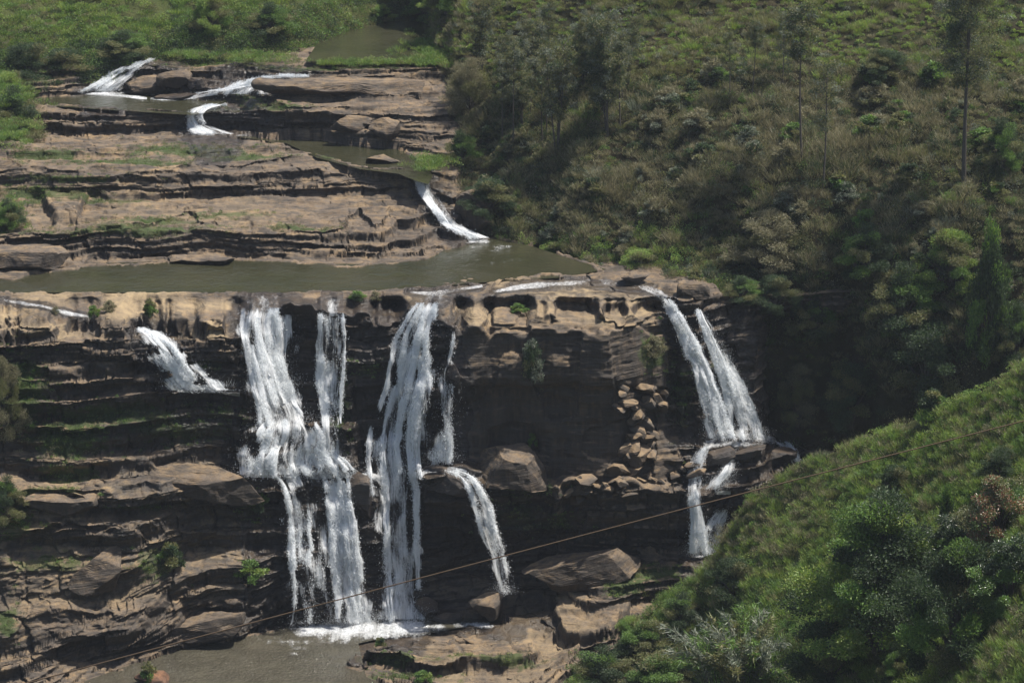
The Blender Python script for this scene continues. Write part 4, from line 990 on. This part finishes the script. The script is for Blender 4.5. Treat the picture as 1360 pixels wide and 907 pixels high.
def stand(pr, name, label, cat, u, v, wpx, hpx, dm, group=None, bump=0., sink=.2, rz=None):
    while float(look(dm, u, v)) > 2000 and v > -40: v -= 2
    Y = float(look(dm, u, v)); m = MPP(Y); h = hpx*m/cp
    loc = P(u, v, Y); 
    sc = (wpx*m, wpx*m, h) if wpx else (h/{'gum1': 15, 'gum2': 16, 'gum3': 13, 'gum4': 26, 'gum5': 14}[pr],)*3
    root = empty(name, (loc[0], loc[1], loc[2]-sink), rnd.uniform(0, 6.28) if rz is None else rz, sc)
    tag(root, label, cat, group)
    for me, pn in zip(PROTO[pr], ('crown', 'trunk')):
        c = bpy.data.objects.new(pn, me); COL.objects.link(c); c.parent = root
    return root
GT = [('gum3', 636, 118, 122, 'slim multi-stemmed gum tree at the left edge of the wooded spur'),
      ('gum1', 668, 184, 108, 'lean gum tree, left one of a close pair with bare lower trunks'),
      ('gum1', 681, 184, 122, 'lean gum tree, right one of a close pair with bare lower trunks'),
      ('gum2', 732, 110, 100, 'thin gum tree with a bare trunk high on the spur'),
      ('gum3', 738, 208, 150, 'dark forked gum tree low on the spur'),
      ('gum1', 722, 196, 120, 'slight gum tree leaning beside the dark forked one'),
      ('gum5', 806, 178, 150, 'bushiest multi-stemmed gum tree in the middle of the spur'),
      ('gum1', 824, 168, 120, 'thin gum tree behind the bushiest one'),
      ('gum5', 776, 120, 95, 'small bushy gum tree near the top of the spur'),
      ('gum1', 970, 132, 86, 'short gum tree standing left on the open hillside shoulder'),
      ('gum2', 999, 128, 96, 'flat-topped gum tree on the open hillside shoulder'),
      ('gum2', 1066, 216, 200, 'very tall bare-trunked gum tree with a small high tuft'),
      ('gum1', 1093, 248, 160, 'bare-trunked gum tree right of the very tall one'),
      ('gum4', 1281, 240, 300, 'tallest double-stemmed gum tree leaving the frame at the top'),
      ('gum1', 1040, 110, 90, 'faint gum tree behind the very tall bare-trunked one')]
GV = []
for i in range(9):
    uu = rnd.uniform(630, 880); GV.append((rnd.choice(['gum1', 'gum2', 'gum3', 'gum5']), uu, rnd.uniform(85, 205), rnd.uniform(70, 130)))
for pr, u, v, h in GV: stand(pr, 'gum_tree', 'slender feathery gum tree in the thick of the grove on the spur', 'tree', u, v, 0, h, DMC, 'gum trees of the grove')
for pr, u, v, h, lab in GT: stand(pr, 'gum_tree', lab, 'tree', u, v, 0, h, DMC, 'gum trees on the hillside')
TH = [ # proto, name, u, v base, w, h, raster, label
 ('broad', 'tree', 1168, 868, 250, 215, 'N', 'broad dark tree with yellow-green tips, largest on the near slope'),
 ('broad2', 'tree', 1268, 890, 170, 190, 'N', 'dark leafy tree right of the largest one on the near slope'),
 ('round', 'bush', 1100, 915, 118, 112, 'N', 'rounded bright-topped bush in front of the largest dark tree'),
 ('feathery', 'bush', 985, 925, 180, 150, 'N', 'feathery grey-green bush with arching sprays at the lower edge'),
 ('column', 'tree', 1256, 745, 44, 100, 'N', 'narrow dark upright tree above the two big dark ones'),
 ('rust', 'shrub', 1325, 720, 110, 90, 'N', 'glossy shrub flecked with rusty red leaves at the right edge'),
 ('glossy', 'shrub', 1270, 760, 100, 80, 'N', 'glossy green shrub left of the rusty leaved one'),
 ('glossy', 'shrub', 1340, 810, 110, 100, 'N', 'dark glossy shrub below the rusty leaved one at the right edge'),
 ('big_dark', 'shrub', 976, 800, 80, 66, 'N', 'dull dark shrub halfway down the near slope, left of the big tree'),
 ('round', 'bush', 860, 880, 90, 62, 'N', 'bright green bush beside the lower rock shelf'),
 ('big_green', 'bush', 800, 915, 100, 60, 'N', 'dark green bush at the bottom corner of the rock shelf'),
 ('big_green', 'bush', 905, 835, 70, 50, 'N', 'mid green bush above the bright one by the rock shelf'),
 ('big_lime', 'bush', 835, 850, 50, 36, 'N', 'small lime green bush at the upper rim of the rock shelf'),
 ('round', 'bush', 880, 930, 110, 70, 'N', 'wide green bush at the lower edge left of the feathery one'),
 ('shrub0', 'shrub', 1238, 548, 40, 32, 'N', 'small pale shrub standing up from the crest of the near slope'),
 ('big_dark', 'shrub', 1190, 662, 60, 50, 'N', 'dark shrub in the grass above the largest tree'),
 ('big_dark', 'shrub', 1330, 640, 70, 50, 'N', 'dark shrub in the grass above the rusty leaved one'),
 ('big_green', 'shrub', 1190, 905, 60, 56, 'N', 'greyish shrub at the foot of the two big dark trees'),
 ('column', 'tree', 1312, 478, 74, 170, 'C', 'dark upright tree in the gorge below the tallest gum'),
 ('big_green', 'tree', 1348, 490, 70, 90, 'C', 'pale grey-leaved tree at the right edge above the grass crest'),
 ('big_dark', 'bush', 1132, 560, 96, 84, 'C', 'dark leafy bush hanging over the gorge at its lowest end'),
 ('big_green', 'bush', 1080, 448, 80, 60, 'C', 'mid green bush right of the gorge wall'),
 ('big_green', 'bush', 1150, 370, 90, 70, 'C', 'rounded green bush halfway up the gorge side'),
 ('big_lime', 'tree', 1262, 380, 90, 80, 'C', 'light-leaved spreading tree left of the dark upright one'),
 ('big_green', 'bush', 1200, 440, 110, 90, 'C', 'dense green bush left below the light-leaved tree'),
 ('big_dark', 'bush', 1230, 530, 130, 110, 'C', 'darkest bush filling the gorge behind the grass crest'),
 ('big_green', 'bush', 1330, 230, 70, 70, 'C', 'pale bush under the tallest gum near the right edge'),
 ('limeshrub0', 'bush', 1306, 190, 40, 22, 'C', 'small bright bush right of the tallest gum trunk'),
 ('big_dark', 'bush', 1175, 105, 70, 40, 'C', 'dark bush on the lip of the open shoulder'),
 ('big_dry', 'bush', 1060, 560, 70, 80, 'C', 'drooping dry tussock hanging on the gorge wall'),
 ('big_dry', 'bush', 1025, 350, 120, 70, 'C', 'large dry brown thicket above the gorge wall'),
 ('greyshrub0', 'shrub', 706, 505, 32, 54, 'A', 'grey-green shrub clinging to the middle of the tall dark cliff'),
 ('limeshrub0', 'shrub', 708, 592, 14, 20, 'A', 'tiny bright shrub at the foot of the tall dark cliff'),
 ('dryshrub0', 'shrub', 868, 470, 34, 24, 'A', 'brownish tuft shrub on the right corner of the tall cliff'),
 ('shrub0', 'shrub', 228, 758, 40, 40, 'A', 'dark green shrub in a cleft of the lower left steps'),
 ('limeshrub0', 'shrub', 332, 770, 44, 30, 'A', 'yellowish green shrub left of the wide lower curtain'),
 ('shrub1', 'shrub', 340, 680, 34, 36, 'A', 'leafy green shrub left of the middle ledge'),
 ('limeshrub0', 'tussock', 125, 420, 16, 16, 'A', 'small round tussock, left one of a pair on the tan slab'),
 ('dryshrub0', 'tussock', 145, 412, 18, 14, 'A', 'small round tussock, right one of a pair on the tan slab'),
 ('shrub2', 'tussock', 198, 420, 22, 22, 'A', 'larger double tussock on the tan slab before the leftmost cascade'),
 ('dryshrub1', 'tussock', 74, 416, 12, 10, 'A', 'tiny tussock beside the trickle on the left slab'),
 ('shrub1', 'tussock', 474, 398, 26, 12, 'A', 'low green tussock, left one on the pond rim'),
 ('dryshrub0', 'tussock', 499, 398, 20, 12, 'A', 'low brownish tussock, right one on the pond rim'),
 ('limeshrub0', 'tussock', 688, 414, 22, 12, 'A', 'flat bright green mat plant on top of the tall cliff'),
 ('big_green', 'bush', 20, 185, 80, 66, 'A', 'tall green thicket at the left edge beside the ledges'),
 ('big_lime', 'bush', 10, 145, 66, 50, 'A', 'bright grassy clump at the left edge above the green thicket'),
 ('big_green', 'bush', 12, 305, 50, 40, 'A', 'green clump at the left edge over the lower ledges'),
 ('big_dry', 'bush', 8, 580, 60, 110, 'A', 'hanging dry creeper at the left edge of the cliff'),
 ('big_green', 'bush', 10, 690, 60, 60, 'A', 'grey-green clump at the left edge of the lower steps'),
 ('shrub2', 'shrub', 196, 915, 34, 36, 'A', 'wispy green plant beside the reddish boulder'),
 ('shrub0', 'shrub', 505, 860, 20, 16, 'A', 'small plant on the left nose of the rock shelf'),
 ('limeshrub0', 'shrub', 562, 905, 26, 18, 'A', 'little yellow-green plant on the rock shelf at the lower edge'),
 ('big_dark', 'bush', 86, 116, 86, 50, 'B', 'very dark bush overhanging the uppermost pool'),
 ('big_dark', 'bush', 40, 118, 80, 60, 'B', 'dark bush left of the one overhanging the uppermost pool'),
 ('big_green', 'bush', 165, 76, 80, 34, 'B', 'green bush above the highest white slide'),
 ('big_lime', 'tree', 280, 46, 56, 52, 'B', 'light green tree standing on the far bank'),
 ('big_green', 'bush', 360, 50, 70, 44, 'B', 'green bush on the far bank right of the light green tree'),
 ('big_green', 'bush', 566, 30, 60, 40, 'C', 'green bush at the tip of the spur beside the far pond'),
 ('big_lime', 'bush', 592, 14, 70, 44, 'C', 'light bush above the tip of the spur at the top of the view'),
 ('big_green', 'bush', 548, 16, 60, 40, 'C', 'bush on the spur right above the far pond, nearest the top edge'),
 ('big_lime', 'bush', 505, 30, 40, 24, 'B', 'low bush on the far side of the far pond'),
 ('big_dry', 'bush', 624, 150, 70, 70, 'C', 'brown thicket at the left nose of the spur'),
 ('big_green', 'bush', 612, 225, 56, 50, 'C', 'green thicket on the spur above the foaming chute'),
 ('big_dark', 'bush', 650, 285, 80, 50, 'C', 'dark overhanging thicket right of the foaming chute'),
 ('big_dark', 'bush', 1030, 412, 70, 50, 'A', 'dark bush on the rock lip just right of the twin falls'),
 ('big_dark', 'bush', 1026, 470, 60, 70, 'A', 'dark hanging bush on the rock wall right of the twin falls'),
 ('big_green', 'bush', 985, 400, 60, 34, 'A', 'low green bush on the rock between the twin falls and the hillside'),
 ('big_lime', 'bush', 740, 350, 80, 34, 'C', 'bright green bush at the water edge right of the pond'),
 ('big_lime', 'bush', 850, 372, 90, 44, 'C', 'brightest green bush above the pond outlet'),
]
DMS = {'A': DMA, 'N': DMN, 'C': DMC, 'B': DMB}
for pr, nm, u, v, w, h, dm, lab in TH:
    stand(pr, nm, lab, nm, u, min(v, 955), w, h, DMS[dm], sink=.15)
# scrub shrubs over the hillside: look-alikes
sh = ['shrub0', 'shrub1', 'shrub2', 'darkshrub1', 'dryshrub1', 'dryshrub0', 'dryshrub1', 'greyshrub0', 'dryshrub0', 'darkshrub0']
for i in range(110):
    for _ in range(50):
        u = rnd.uniform(600, 1380); v = rnd.uniform(100, 520)
        if v < 330+(u-650)*.25 and v < 500-(u-1150)*.1 and not (u > 1000 and v > 440): break
    pr = rnd.choice(sh); w = rnd.uniform(16, 42)
    lab = {'s': 'rounded green shrub in the scrub of the right hillside', 'd': 'dull dark or dry brown shrub in the scrub of the right hillside', 'g': 'greyish shrub in the scrub of the right hillside'}[pr[0]]
    stand(pr, 'shrub', lab, 'shrub', u, v, w, w*rnd.uniform(.5, .85), DMC, {'s': 'green shrubs of the hillside scrub', 'd': 'dark and dry shrubs of the hillside scrub', 'g': 'greyish shrubs of the hillside scrub'}[pr[0]])

# ------------------------------------------------------------------ the cable across the valley
cu_ = [(-260, 985), (0, 921), (60, 903), (260, 845), (340, 822), (510, 778), (640, 742), (900, 678), (1060, 640), (1140, 618), (1360, 560), (1700, 470)]
ts = np.arange(-260, 1700, 20.); cv = np.polyfit([a for a, _ in cu_], [b for _, b in cu_], 2)
pts = P(ts, np.polyval(cv, ts), 120.0+ts*0)
vv, ff = tube(pts, .028, 8)
M_cable = bark_mat('rusty_cable', (.075, .05, .032), (.13, .085, .05))
tag(mk('cable', vv, ff, M_cable), 'thin rusty brown cable stretched across the view in front of the falls', 'cable')
